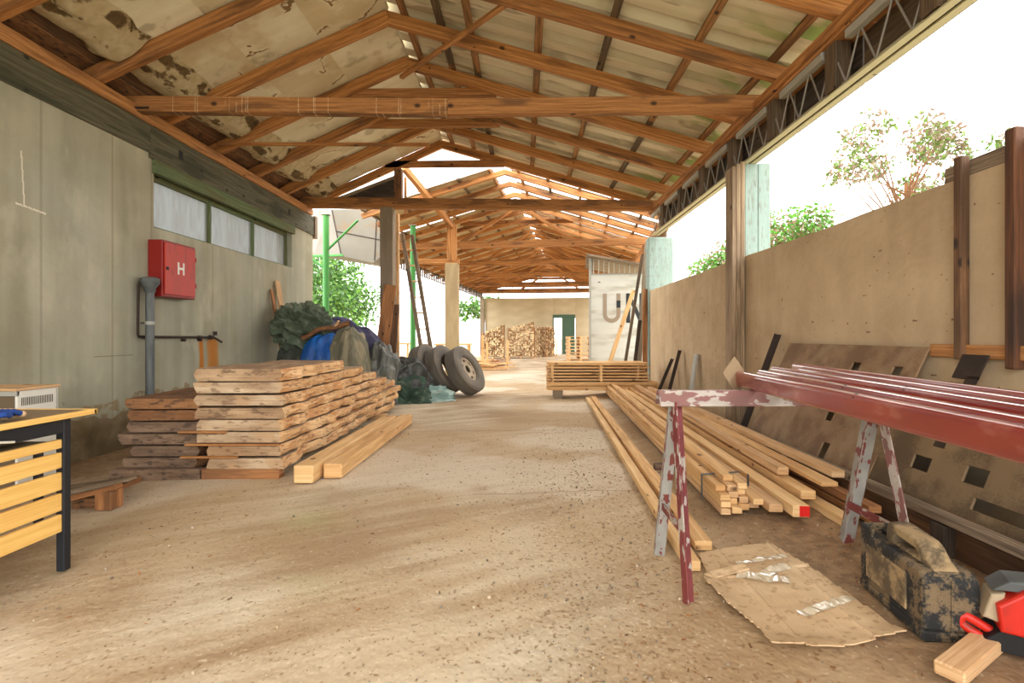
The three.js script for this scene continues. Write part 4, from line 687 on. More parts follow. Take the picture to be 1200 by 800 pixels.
// ---------------------------------------------------------------- planks on the floor at the right
{
  const mats = [M.pine, M.pine2, M.pine3]; let n = 0;
  const plank = (xn, dn, xf, df, w, h, y0, label, mat) => { const a = V(xn, fl(xn) + y0 + h / 2, -dn), b = V(xf, fl(xf) + y0 + h / 2, -df); const m = bar('plank', a, b, w, h, mat ?? mats[n++ % 3], undefined, undefined, 0.004); return tag(m, label, 'plank'); };
  plank(0.895, 2.7, 1.22, 9.8, 0.075, 0.055, 0.005, 'outermost long pine plank on the floor, ending under the trestle'); plank(1.035, 2.95, 1.33, 9.9, 0.1, 0.055, 0.005, 'long pine plank just inside the outermost one, ending at cardboard');
  // strapped bundle
  const rows = [[0, 1, 2, 3], [0, 1, 2, 3], [0, 1, 2], [0, 1, 2], [1]], row = ['lowest', 'second', 'third', 'fourth', 'top'];
  rows.forEach((r, k) => r.forEach((i) => { const x = 1.325 + 0.072 * i + 0.01 * rnd(), o = plank(x, 3.36 + 0.12 * rnd() + (k === 4 ? 0.06 : 0), x + 0.33, 10.1 + 0.3 * rnd(), 0.066, 0.04, 0.045 + k * 0.043, 'slim pine batten, ' + row[k] + ' row of strapped bundle, ' + ['on the aisle side', 'second from the aisle', 'third from the aisle', 'next to the thicker planks'][i]); o.userData.group = 'battens of the strapped bundle, ' + row[k] + ' row'; o.name = numbered('bundle_batten'); }));
  const st = thing('strap', 'grey steel strap round the bundle of slim battens', 'strap'); const xs = 1.44;
  for (const [a, b] of [[V(1.285, fl(1.3) + 0.04, -3.7), V(1.285, fl(1.3) + 0.225, -3.7)], [V(1.285, fl(1.3) + 0.225, -3.7), V(1.56, fl(1.5) + 0.225, -3.7)], [V(1.62, fl(1.6) + 0.2, -3.7), V(1.62, fl(1.6) + 0.04, -3.7)]]) bar('band', a, b, 0.03, 0.004, M.galv, st, Math.abs(b.y - a.y) > 0.1 ? V(1, 0, 0) : V(0, 1, 0), 0.001);
  tag(box('bearer_block', 1.2, 2.2, 0.0, 0.075, -4.75, -4.68, M.slabDark), 'dark bearer across the floor under the strapped bundle', 'bearer');
  plank(1.625, 3.3, 1.88, 10.2, 0.09, 0.05, 0.06, 'pine plank right beside the strapped bundle, bare end'); 
  const rd = plank(1.745, 3.22, 2.0, 10.3, 0.105, 0.075, 0.045, 'pine beam with a red painted end beside strapped bundle');
  { const L = Math.hypot(2.0 - 1.745, 10.3 - 3.22); const rp = mesh('painted_end', new THREE.BoxGeometry(0.002, 0.066, 0.062), std({ color: '#e01f18', roughness: 0.6 }), rd); rp.position.set(-L / 2 - 0.001, 0.0, -0.0); rp.geometry.translate(0, 0, 0.02); }
  plank(1.845, 3.55, 2.02, 10, 0.07, 0.045, 0.0, 'dark low pine plank lying just past the red ended beam', M.redBrown); plank(1.9, 3.42, 2.1, 10.1, 0.1, 0.06, 0.08, 'pine plank with slanting bare end above the low dark one');
  plank(1.885, 3.72, 2.16, 9.8, 0.08, 0.055, 0.165, 'pine plank lying across the top of its neighbours in floor pile'); plank(1.985, 3.12, 2.1, 9.0, 0.085, 0.06, 0.0, 'long low pine plank running under the far trestle legs');
  plank(2.02, 3.38, 2.2, 9.4, 0.11, 0.03, 0.17, 'wide thin pine board with split end on top of planks'); plank(2.15, 3.5, 2.26, 9.2, 0.09, 0.05, 0.19, 'pine board on top of the pile nearest dark rail');
  plank(2.1, 3.06, 2.12, 6.2, 0.08, 0.045, 0.1, 'orange pine offcut plank lying behind the grey trestle leg', M.redBrown); plank(2.13, 2.68, 2.14, 5.8, 0.07, 0.045, 0.02, 'orange brown plank end lying on earth behind the canister', M.plate);
  for (let i = 0; i < 5; i++) { const x = 1.95 + i * 0.05; const o = plank(x, 4.1 + 0.3 * i, x + 0.15, 9.6 + 0.1 * i, 0.09, 0.05, 0.075 + 0.005 * i, 'pine plank deep in the floor pile beside the grey rail'); o.userData.group = 'inner planks of the floor pile'; }
  tag(bar('dark_rail', V(2.22, 0.285, -1.2), V(2.24, 0.3, -7.4), 0.07, 0.05, M.grey), 'long grey timber rail in front of the leaning steel plates', 'rail');
  tag(bar('toe_board', V(2.26, 0.155, -1.2), V(2.27, 0.155, -4.4), 0.03, 0.17, M.postBrown), 'dirty brown board on edge under the grey rail', 'board');
  for (const [d, l] of [[2.72, 'behind the canister'], [4.6, 'at the large rusty plate'], [6.6, 'at the grey timber post']]) tag(box('rail_block', 2.19, 2.29, 0.05, 0.255, -d - 0.05, -d + 0.05, M.dark), 'dark wood block under the long grey rail ' + l, 'block', 'blocks under the grey rail');
}

// ---------------------------------------------------------------- steel plates, irons and flap on the right wall
function leanPlate(name, dA, dB, x0, y0, x1, y1, holes, mat, label) {   // near side dA, far side dB; foot (x0,y0), head (x1,y1)
  const L = Math.hypot(x1 - x0, y1 - y0), W = dB - dA, s = new THREE.Shape(); s.moveTo(0, 0); s.lineTo(W, 0); s.lineTo(W, L); s.lineTo(0, L); s.closePath();
  for (const [d, y, w, h, round] of holes) { const a = d - dA, b = (y - y0) / (y1 - y0) * L, p = new THREE.Path(); if (round) p.absarc(a, b, w, 0, 6.283, true); else { p.moveTo(a - w / 2, b - h / 2); p.lineTo(a - w / 2, b + h / 2); p.lineTo(a + w / 2, b + h / 2); p.lineTo(a + w / 2, b - h / 2); p.closePath(); } s.holes.push(p); }
  const g = new THREE.ExtrudeGeometry(s, { depth: 0.012, bevelEnabled: true, bevelSize: 0.002, bevelThickness: 0.002, bevelSegments: 1, curveSegments: 8 });
  const m = only(name, g, mat, label, 'plate'), ey = V(x1 - x0, y1 - y0, 0).normalize(), ex = V(0, 0, -1), ez = ex.clone().cross(ey);
  new THREE.Matrix4().makeBasis(ex, ey, ez).setPosition(x0, y0, -dA).decompose(m.position, m.quaternion, m.scale); return m;
}
{
  const dots = [3.75, 3.95, 4.15, 4.35, 4.42, 4.49, 4.7, 4.95, 5.05].map((d) => [d, 1.11, 0.014, 0, true]);
  leanPlate('steel_plate', 3.49, 5.3, 2.3, 0.2, 2.76, 1.17, [...dots, [4.14, 0.99, 0.11, 0.1], [3.68, 0.98, 0.1, 0.11], [4.17, 0.6, 0.1, 0.09], [4.05, 0.34, 0.1, 0.14]], M.plateA, 'brown rusty steel plate with square holes leaning on beige wall');
  leanPlate('steel_plate', 1.3, 3.62, 2.3, 0.16, 2.56, 0.8, [[3.13, 0.47, 0.14, 0.09], [2.76, 0.49, 0.14, 0.1], [2.52, 0.36, 0.4, 0.07], [2.2, 0.62, 0.3, 0.05], [3.5, 0.6, 0.012, 0, true]], M.plateB, 'muddy brown steel plate with slots behind the canister');
  const ir = (p0, p1, l, w = 0.06) => { const t = thing('angle_iron', l, 'iron'); bar('flange', p0, p1, w, 0.008, M.iron, t, V(-1, 0.4, 0), 0.002); const q = V(0, 0, w / 2); bar('flange', p0.clone().add(q).add(V(-w / 2, 0, 0)), p1.clone().add(q).add(V(-w / 2, 0, 0)), 0.008, w, M.iron, t, V(-1, 0.4, 0), 0.002); };
  ir(V(2.36, 0.06, -5.62), V(2.77, 1.26, -5.55), 'dark angle iron leaning on wall beside the large rusty plate', 0.075);
  ir(V(2.5, 0.12, -8.9), V(2.76, 0.99, -9.0), 'long dark angle iron of the pair far along beige wall'); ir(V(2.42, 0.12, -9.3), V(2.75, 0.82, -9.42), 'short dark angle iron of the pair far along beige wall');
  tag(bar('leaning_batten', V(2.62, 0.07, -8.15), V(2.76, 0.95, -8.2), 0.15, 0.03, M.steelGrey, undefined, V(-1, 0.2, 0)), 'pale batten leaning on wall between iron and timber post', 'batten');
  const f = new THREE.Shape(); f.moveTo(0, 0); f.lineTo(0.17, 0); f.lineTo(0.17, 0.28); f.lineTo(-0.0, 0.28); f.lineTo(-0.0, 0.17); f.lineTo(0.1, 0.16); f.lineTo(0.1, 0.0); f.closePath();
  const fg = new THREE.Shape(); fg.moveTo(-0.05, 0.1); fg.lineTo(0.13, 0.1); fg.lineTo(0.13, 0.26); fg.lineTo(-0.05, 0.26); fg.closePath(); const fh = new THREE.Path(); fh.absarc(-0.02, 0.23, 0.012, 0, 6.283, true); fg.holes.push(fh);
  const fl2 = thing('rusty_flap', 'small rusty plate with a stem leaning beside brown wall post', 'plate', [2.62, 0.9, -3.06]); fl2.rotation.set(0, Math.PI / 2, 0);
  const ex = (s) => new THREE.ExtrudeGeometry(s, { depth: 0.01, bevelEnabled: false }); const t = (g) => g.applyMatrix4(new THREE.Matrix4().makeRotationX(0.45)); mesh('plate', t(ex(fg)), M.iron, fl2); const ss = new THREE.Shape(); ss.moveTo(-0.05, -0.35); ss.lineTo(0.03, -0.35); ss.lineTo(0.03, 0.12); ss.lineTo(-0.05, 0.12); ss.closePath(); mesh('stem', t(ex(ss)), M.iron, fl2);
}

// ---------------------------------------------------------------- trestles and red steel profiles
{
  const V0 = (x, y, d) => V(x, y, -d);
  const ang = (name, p0, p1, w, mat, parent, up, side) => { const d = p1.clone().sub(p0).normalize(), z = d.clone().cross(up).normalize(), y = z.clone().cross(d); const g = mergeGeometries([barGeo(p0, p1, w, 0.007, up), barGeo(p0.clone().addScaledVector(z, side * w / 2).addScaledVector(y, -w / 2), p1.clone().addScaledVector(z, side * w / 2).addScaledVector(y, -w / 2), 0.007, w, up)]); return mesh(name, g, mat, parent); };
  const make = (label) => {
    const t = thing('steel_trestle', label, 'trestle', [1.3, 0, -2.68]);
    const L = (x, y, d) => V(x - 1.3, y, -(d - 2.68));
    bar('top_rail', L(0.7, 0.925, 2.645), L(2.1, 0.925, 2.645), 0.008, 0.085, M.paintChip, t, V(0, 1, -0.45), 0.002); bar('top_rail', L(0.7, 0.925, 2.715), L(2.1, 0.925, 2.715), 0.008, 0.085, M.paintChip, t, V(0, 1, 0.45), 0.002);
    for (const [x0, x1, m1, m2] of [[0.775, 0.755, M.maroon, M.greyChip], [1.83, 1.835, M.paintChip, M.greyChip]]) {
      ang('leg', L(x1, fl(x1), 2.385), L(x0, 0.905, 2.64), 0.055, m1, t, V(-1, 0, 0.2), -1); ang('leg', L(x1, fl(x1), 2.96), L(x0, 0.905, 2.72), 0.055, m2, t, V(-1, 0, -0.2), 1);
      bar('cross_bar', L(x0 - 0.005, 0.3, 2.88), L(x0 - 0.005, 0.3, 2.48), 0.008, 0.045, M.maroon, t, V(0, 1, 0), 0.002);
    }
    return t;
  };
  make('flaking steel trestle with a maroon leg, carrying the red profiles');
  const b = make('second flaking steel trestle under the other ends of red profiles'); b.position.z = 0.7;
  const s = new THREE.Shape(), w = 0.026, h = 0.042, r = 0.018; const rrp = (p, w, h, r, ccw) => { p.moveTo(-w + r, -h); p.lineTo(w - r, -h); p.quadraticCurveTo(w, -h, w, -h + r); p.lineTo(w, h - r); p.quadraticCurveTo(w, h, w - r, h); p.lineTo(-w + r, h); p.quadraticCurveTo(-w, h, -w, h - r); p.lineTo(-w, -h + r); p.quadraticCurveTo(-w, -h, -w + r, -h); };
  rrp(s, w, h, r); const ih = new THREE.Path(); rrp(ih, w - 0.004, h - 0.004, r - 0.004); s.holes.push(ih);
  const tl = ['first', 'second', 'third', 'fourth', 'fifth'];
  [[1.11, 1.14, 1.206, 2.85], [1.24, 1.27, 1.37, 2.95], [1.45, 1.485, 1.61, 3.29], [1.607, 1.646, 1.77, 3.25], [1.777, 1.82, 1.96, 3.69]].forEach(([xa, da, xb, db], k) => {
    const sl = (xb - xa) / (db - da), xn = xa + sl * (-1.4 - da), a = V(xn, 1.009, 1.4), e = V(xb, 1.009, -db), L = a.distanceTo(e);
    const o = thing('steel_profile', 'red primed steel profile on the trestles, ' + tl[k] + ' counted from the floor planks\' open side', 'profile', [0, 0, 0], 0, 'red primed profiles on the trestles');
    o.userData.label = ['red primed steel profile on trestles, outermost over the maroon leg', 'red primed steel profile on trestles, next to the outermost one', 'red primed steel profile on trestles, middle one of five', 'red primed steel profile on trestles, short one beside the wall-side one', 'red primed steel profile on trestles, wall-side and longest of five'][k];
    const g = new THREE.ExtrudeGeometry(s, { depth: L, bevelEnabled: false, curveSegments: 5 }); { const u = g.attributes.uv, q = g.attributes.position; for (let i = 0; i < u.count; i++) u.setXY(i, q.getZ(i) * 0.6 + k * 0.3, (q.getX(i) + q.getY(i)) * 3); }
    const m = mesh('tube', g, M.primer, o); m.position.copy(a); m.lookAt(e);
    for (const dd of k === 0 ? [1.74] : k === 1 ? [2.05] : k === 2 ? [1.98] : []) { const x = xa + sl * (dd - da); const q = mesh('bolt_hole', new THREE.CylinderGeometry(0.011, 0.011, 0.004, 12), M.black, o); q.position.set(x - 0.018, 1.045, -dd); q.rotation.z = 0.75; }
  });
  const sq = only('square_plate', cbox(0.15, 0.15, 0.008, 0.002), M.plateA, 'small rusty square plate standing at the end of outermost profile', 'plate'); sq.position.set(1.18, 1.03, -2.858); sq.rotation.set(-0.2, 0.5, 0.75);
}

// ---------------------------------------------------------------- canister, cardboard, block, saw, chips
{
  const dust = texture(512, 512, (u, v) => { const n = fbm(u, v, 9, 9, 240, 6), f = fbm(u, v, 60, 60, 241, 3); const k = sst(0.38, 0.68, n + 0.5 * (f - 0.5)); return mixc([30, 31, 32], mixc([148, 126, 92], [110, 90, 64], f), k * 0.9); });
  const dm = std({ map: dust, roughness: 0.75 }), dm2 = std({ map: texture(256, 256, (u, v) => { const n = fbm(u, v, 5, 5, 242, 5), f = fbm(u, v, 40, 40, 243, 3); return mixc([168, 144, 106], [96, 82, 62], sst(0.42, 0.7, n + 0.2 * (f - 0.5))); }), roughness: 0.85 });
  // local x: along the length from the spout end (0) to the near end (0.44); y up
  const c = thing('jerry_can', 'dusty black plastic jerry can with carrying handle standing by cardboard', 'canister');
  const s = new THREE.Shape(); s.moveTo(0.02, 0.05); s.lineTo(0.42, 0.05); s.quadraticCurveTo(0.44, 0.05, 0.44, 0.07); s.lineTo(0.44, 0.235); s.quadraticCurveTo(0.438, 0.262, 0.405, 0.275); s.lineTo(0.36, 0.305); s.quadraticCurveTo(0.34, 0.335, 0.3, 0.34); s.lineTo(0.14, 0.348); s.quadraticCurveTo(0.11, 0.348, 0.105, 0.325); s.lineTo(0.1, 0.275); s.lineTo(0.0, 0.268); s.lineTo(0.0, 0.07); s.quadraticCurveTo(0, 0.05, 0.02, 0.05);
  const hole = new THREE.Path(); hole.moveTo(0.16, 0.272); hole.lineTo(0.335, 0.272); hole.quadraticCurveTo(0.33, 0.312, 0.3, 0.318); hole.lineTo(0.165, 0.322); hole.quadraticCurveTo(0.148, 0.32, 0.15, 0.3); hole.closePath(); 
  // body is full width, handle ridge narrower
  const b = new THREE.Shape(); b.moveTo(0.02, 0.05); b.lineTo(0.42, 0.05); b.quadraticCurveTo(0.44, 0.05, 0.44, 0.07); b.lineTo(0.44, 0.225); b.quadraticCurveTo(0.438, 0.25, 0.41, 0.256); b.lineTo(0.02, 0.256); b.quadraticCurveTo(0, 0.256, 0, 0.24); b.lineTo(0, 0.07); b.quadraticCurveTo(0, 0.05, 0.02, 0.05);
  const uvs = (g, k = 2.2) => { const p = g.attributes.position, n = g.attributes.normal, u = g.attributes.uv; for (let i = 0; i < p.count; i++) { if (Math.abs(n.getX(i)) > 0.7) u.setXY(i, p.getZ(i) * k + 0.3, p.getY(i) * k); else u.setXY(i, p.getX(i) * k, (p.getY(i) + p.getZ(i)) * k); } return g; };
  const bg = new THREE.ExtrudeGeometry(b, { depth: 0.165, bevelEnabled: true, bevelSize: 0.016, bevelThickness: 0.02, bevelSegments: 3, curveSegments: 6 }); bg.translate(0, 0, -0.0825); mesh('body', uvs(bg), dm, c);
  const foot = b.clone(); const fg = cbox(0.468, 0.05, 0.212, 0.012); fg.translate(0.22, 0.025, 0); mesh('foot_rim', uvs(fg), dm, c);
  const hs = new THREE.Shape(); hs.moveTo(0.1, 0.25); hs.lineTo(0.43, 0.25); hs.quadraticCurveTo(0.42, 0.275, 0.385, 0.285); hs.lineTo(0.35, 0.312); hs.quadraticCurveTo(0.33, 0.336, 0.3, 0.34); hs.lineTo(0.14, 0.348); hs.quadraticCurveTo(0.112, 0.348, 0.108, 0.325); hs.closePath(); hs.holes.push(hole);
  const hg = new THREE.ExtrudeGeometry(hs, { depth: 0.05, bevelEnabled: true, bevelSize: 0.01, bevelThickness: 0.022, bevelSegments: 3, curveSegments: 6 }); hg.translate(0, 0, -0.025); mesh('handle', uvs(hg), dm2, c);
  const pg = cbox(0.3, 0.15, 0.012, 0.005); pg.translate(0.2, 0.15, 0.102); mesh('side_panel', uvs(pg), dm2, c);
  const sp = new THREE.BoxGeometry(0.1, 0.07, 0.012); for (const z of [-0.095, 0.095]) { const m = mesh('spout_cheek', uvs(cbox(0.1, 0.06, 0.014, 0.004).translate(0.04, 0.275, z)), dm, c); } mesh('spout_cheek', uvs(cbox(0.014, 0.06, 0.19, 0.004).translate(-0.004, 0.275, 0)), dm, c);
  rod('cap', V(0.05, 0.25, 0), V(0.05, 0.29, 0), 0.035, M.black, c, 18); mesh('seam', uvs(cbox(0.006, 0.2, 0.012, 0.002).translate(0.458, 0.15, 0)), dm, c);
  // axis from far-left foot (1.66,-2.42) to near foot (1.6,-1.99)
  c.position.set(1.705, fl(1.68) + 0.002, -2.42); c.rotation.y = -Math.atan2(0.43, -0.055) ;
}
{
  const pts = [[0.985, 2.889], [1.05, 2.91], [1.418, 2.944], [1.473, 2.569], [1.49, 2.3], [1.508, 2.02], [1.36, 2.0], [1.229, 1.987], [0.968, 1.99], [0.988, 2.124], [0.93, 2.3], [0.901, 2.549], [0.945, 2.64]];
  const tx = texture(512, 512, (u, v) => { const n = fbm(u, v, 5, 5, 250, 5), k = vn(u * 130, v * 3, 256, 256, 251), f = fbm(u, v, 30, 30, 252, 3); let c = mixc([222, 194, 156], [200, 168, 126], clamp(n + 0.25 * (k - 0.5))); return mixc(c, [150, 116, 80], sst(0.6, 0.75, f) * 0.4); });
  const cm = std({ map: tx, roughness: 0.85 });
  const s = new THREE.Shape(pts.map(([x, d]) => new THREE.Vector2(x, d))), g2 = new THREE.ShapeGeometry(s), G = new THREE.PlaneGeometry(0.72, 1.06, 48, 70);
  // two layers of a grid clipped to the outline, softly waved
  const inside = (x, d) => { let r = false; for (let i = 0, j = pts.length - 1; i < pts.length; j = i++) { const [xi, yi] = pts[i], [xj, yj] = pts[j]; if ((yi > d) !== (yj > d) && x < (xj - xi) * (d - yi) / (yj - yi) + xi) r = !r; } return r; };
  const lift = (x, d) => fl(x) + 0.022 + 0.012 * Math.sin(x * 9 + d * 3) * 0.5 + 0.03 * sst(2.12, 1.98, d) * (0.3 + 0.7 * vn(x * 7, 2, 64, 64, 9)) + 0.02 * sst(1.0, 0.9, x) + (Math.abs(d - 2.62 - 0.1 * (x - 1.1)) < 0.02 ? 0.006 : 0) + 0.004 * vn(x * 25, d * 25, 512, 512, 8) + 0.005 * sst(0.014, 0, Math.abs(x - 1.1)) + 0.005 * sst(0.014, 0, Math.abs(x - 1.38 - 0.02 * (d - 2)));
  const P = [], U = [], I = [], nx = 60, nd = 80, x0 = 0.88, x1 = 1.52, d0 = 1.97, d1 = 2.96, id = new Map(); const T = [];
  const at = (i, j, dy) => { const x = mix(x0, x1, i / nx), d = mix(d0, d1, j / nd); return [x, lift(x, d) + dy, -d, x, d]; };
  const put = (q) => { P.push(q[0], q[1], q[2]); U.push(q[3] * 1.3, q[4] * 1.3); };
  const cell = (i, j) => inside(mix(x0, x1, (i + 0.5) / nx), mix(d0, d1, (j + 0.5) / nd));
  for (let i = 0; i < nx; i++) for (let j = 0; j < nd; j++) if (cell(i, j)) {
    for (const dy of [0, -0.006]) { const a = at(i, j, dy), b = at(i + 1, j, dy), c = at(i + 1, j + 1, dy), e = at(i, j + 1, dy); [a, b, c, a, c, e].forEach(put); }
    for (const [di, dj, A, B] of [[-1, 0, [i, j], [i, j + 1]], [1, 0, [i + 1, j], [i + 1, j + 1]], [0, -1, [i, j], [i + 1, j]], [0, 1, [i, j + 1], [i + 1, j + 1]]]) if (!cell(i + di, j + dj)) { const a = at(...A, 0), b = at(...B, 0), c = at(...B, -0.006), e = at(...A, -0.006); [a, b, c, a, c, e].forEach(put); }
  }
  let g = new THREE.BufferGeometry(); g.setAttribute('position', new THREE.Float32BufferAttribute(P, 3)); g.setAttribute('uv', new THREE.Float32BufferAttribute(U, 2)); g.computeVertexNormals();
  const c = thing('cardboard_sheet', 'flattened cardboard box with shiny clear tape lying on the floor', 'cardboard'); mesh('sheet', g, cm, c);
  const tape = new THREE.MeshPhysicalMaterial({ color: '#d9c9ac', roughness: 0.12, clearcoat: 1, clearcoatRoughness: 0.08, side: THREE.DoubleSide });
  const strip = (ax, ad, bx, bd, w, s) => { const n = 30, P = [], I = [], dx = bx - ax, dd = bd - ad, l = Math.hypot(dx, dd), px = -dd / l * w / 2, pd = dx / l * w / 2; for (let i = 0; i <= n; i++) for (const k of [-1, 0, 1]) { const t = i / n, x = ax + dx * t + px * k * (0.8 + 0.4 * vn(t * 9, k + 5, 64, 64, s)), d = ad + dd * t + pd * k; P.push(x, lift(x, d) + 0.004 + 0.01 * vn(t * 14, k * 3 + 9, 64, 64, s + 1), -d); } for (let i = 0; i < n; i++) for (let k = 0; k < 2; k++) { const a = i * 3 + k; I.push(a, a + 1, a + 3, a + 1, a + 4, a + 3); } const g = new THREE.BufferGeometry(); g.setAttribute('position', new THREE.Float32BufferAttribute(P, 3)); g.setIndex(I); g.computeVertexNormals(); mesh('tape', g, tape, c); };
  strip(0.96, 2.6, 1.13, 2.66, 0.05, 3); strip(1.14, 2.55, 1.36, 2.64, 0.06, 5); strip(1.13, 2.72, 1.4, 2.74, 0.04, 7); strip(1.2, 2.22, 1.47, 2.3, 0.05, 9); strip(1.08, 2.6, 1.3, 2.5, 0.07, 11);
  const flap = cbox(0.2, 0.008, 0.05, 0.002); const f1 = mesh('torn_flap', flap, cm, c); f1.position.set(1.05, 0.05, -2.615); f1.rotation.set(0.2, 0.25, 0.06);
}
tag(bar('wood_offcut', V(1.46, 0.09, -1.76), V(1.83, 0.1, -1.98), 0.09, 0.05, M.pine3, undefined, undefined, 0.006), 'short wood block on the earth beside the red saw', 'offcut');
{
  const c = thing('chainsaw', 'dirty red chainsaw with beige cover lying by the wood block', 'chainsaw', [1.9, fl(1.9), -1.88]); c.rotation.y = -0.5;
  const red = std({ map: texture(128, 128, (u, v) => mixc([206, 40, 24], [140, 46, 30], sst(0.5, 0.75, fbm(u, v, 6, 6, 260, 4)))), roughness: 0.45 }), bei = std({ color: '#b3a184', roughness: 0.8 });
  const ext = (pts, z0, z1, bv = 0.012) => { const s = new THREE.Shape(pts.map((q) => new THREE.Vector2(...q))), g = new THREE.ExtrudeGeometry(s, { depth: z1 - z0, bevelEnabled: true, bevelSize: bv, bevelThickness: bv, bevelSegments: 3 }); g.translate(0, 0, z0); return g; };
  mesh('motor_housing', ext([[-0.12, 0.1], [0.2, 0.08], [0.22, 0.2], [0.12, 0.25], [-0.06, 0.24], [-0.13, 0.18]], -0.07, 0.07), red, c);
  mesh('air_filter_cover', ext([[-0.165, 0.13], [-0.13, 0.12], [-0.12, 0.215], [-0.145, 0.205]], -0.045, 0.045, 0.01), bei, c); mesh('grey_top', ext([[-0.14, 0.235], [0.08, 0.255], [0.06, 0.28], [-0.1, 0.265]], -0.05, 0.05, 0.008), M.galv, c);
  mesh('chassis', ext([[-0.2, 0.02], [0.22, 0.0], [0.22, 0.075], [-0.12, 0.085]], -0.06, 0.06, 0.008), M.black, c);
  tube('rear_handle', [V(-0.12, 0.05, 0.02), V(-0.22, 0.1, 0.02), V(-0.235, 0.07, 0.02), V(-0.16, 0.03, 0.03), V(-0.02, -0.0 + 0.018, 0.06), V(0.1, 0.02, 0.08)], 0.017, red, c, 10);
  tube('front_handle', [V(0.1, 0.05, 0.09), V(0.1, 0.2, 0.11), V(0.1, 0.31, 0.06), V(0.1, 0.31, -0.07), V(0.1, 0.1, -0.1)], 0.012, M.black, c, 8); bar('guide_bar', V(0.2, 0.08, 0.0), V(0.62, 0.07, 0.0), 0.006, 0.07, M.galv, c);
}
{
  const g = cbox(0.03, 0.004, 0.01, 0.001), im = new THREE.InstancedMesh(g, M.pine3, 900), o = new THREE.Object3D(), col = new THREE.Color();
  for (let i = 0; i < 900; i++) { const nearR = i < 620, d = nearR ? rr(1.7, 5) : rr(2.2, 8), x = nearR ? rr(0.4, 2.5) : rr(-2.4, 1.0); o.position.set(x, fl(x) + 0.006, -d); o.rotation.set(rr(-0.3, 0.3), rr(0, 6.28), rr(-0.3, 0.3)); o.scale.setScalar(rr(0.25, 0.8)); o.updateMatrix(); im.setMatrixAt(i, o.matrix); col.setHSL(0.085, rr(0.25, 0.5), rr(0.18, 0.55)); im.setColorAt(i, col); }
  im.name = 'wood_chips'; scene.add(im); tag(im, 'wood chips and splinters scattered over the floor', 'chips', null, 'stuff'); im.castShadow = im.receiveShadow = true;
}

{
  const g = new THREE.IcosahedronGeometry(0.01, 0), im = new THREE.InstancedMesh(g, std({ color: '#ffffff', roughness: 1 }), 2600), o = new THREE.Object3D(), col = new THREE.Color();
  for (let i = 0; i < 2600; i++) { const d = 1.5 + 5.5 * Math.pow(rnd(), 1.4), strip = i < 1500, x = strip ? 0.1 + 0.08 * d + rr(-0.7, 0.7) * rnd() * 1.5 : rr(-2.6, 2.4); o.position.set(x, fl(x) + 0.001, -d); o.rotation.set(rr(0, 6), rr(0, 6), rr(0, 6)); const k = 0.15 + 0.75 * Math.pow(rnd(), 3); o.scale.set(k, k * 0.7, k * 1.2); o.updateMatrix(); im.setMatrixAt(i, o.matrix); col.setHSL(0.09, rr(0.2, 0.4), rr(0.1, 0.42)); im.setColorAt(i, col); }
  im.name = 'grit'; scene.add(im); tag(im, 'small stones and crumbs of dirt strewn over the floor', 'grit', null, 'stuff'); im.castShadow = im.receiveShadow = true;
}

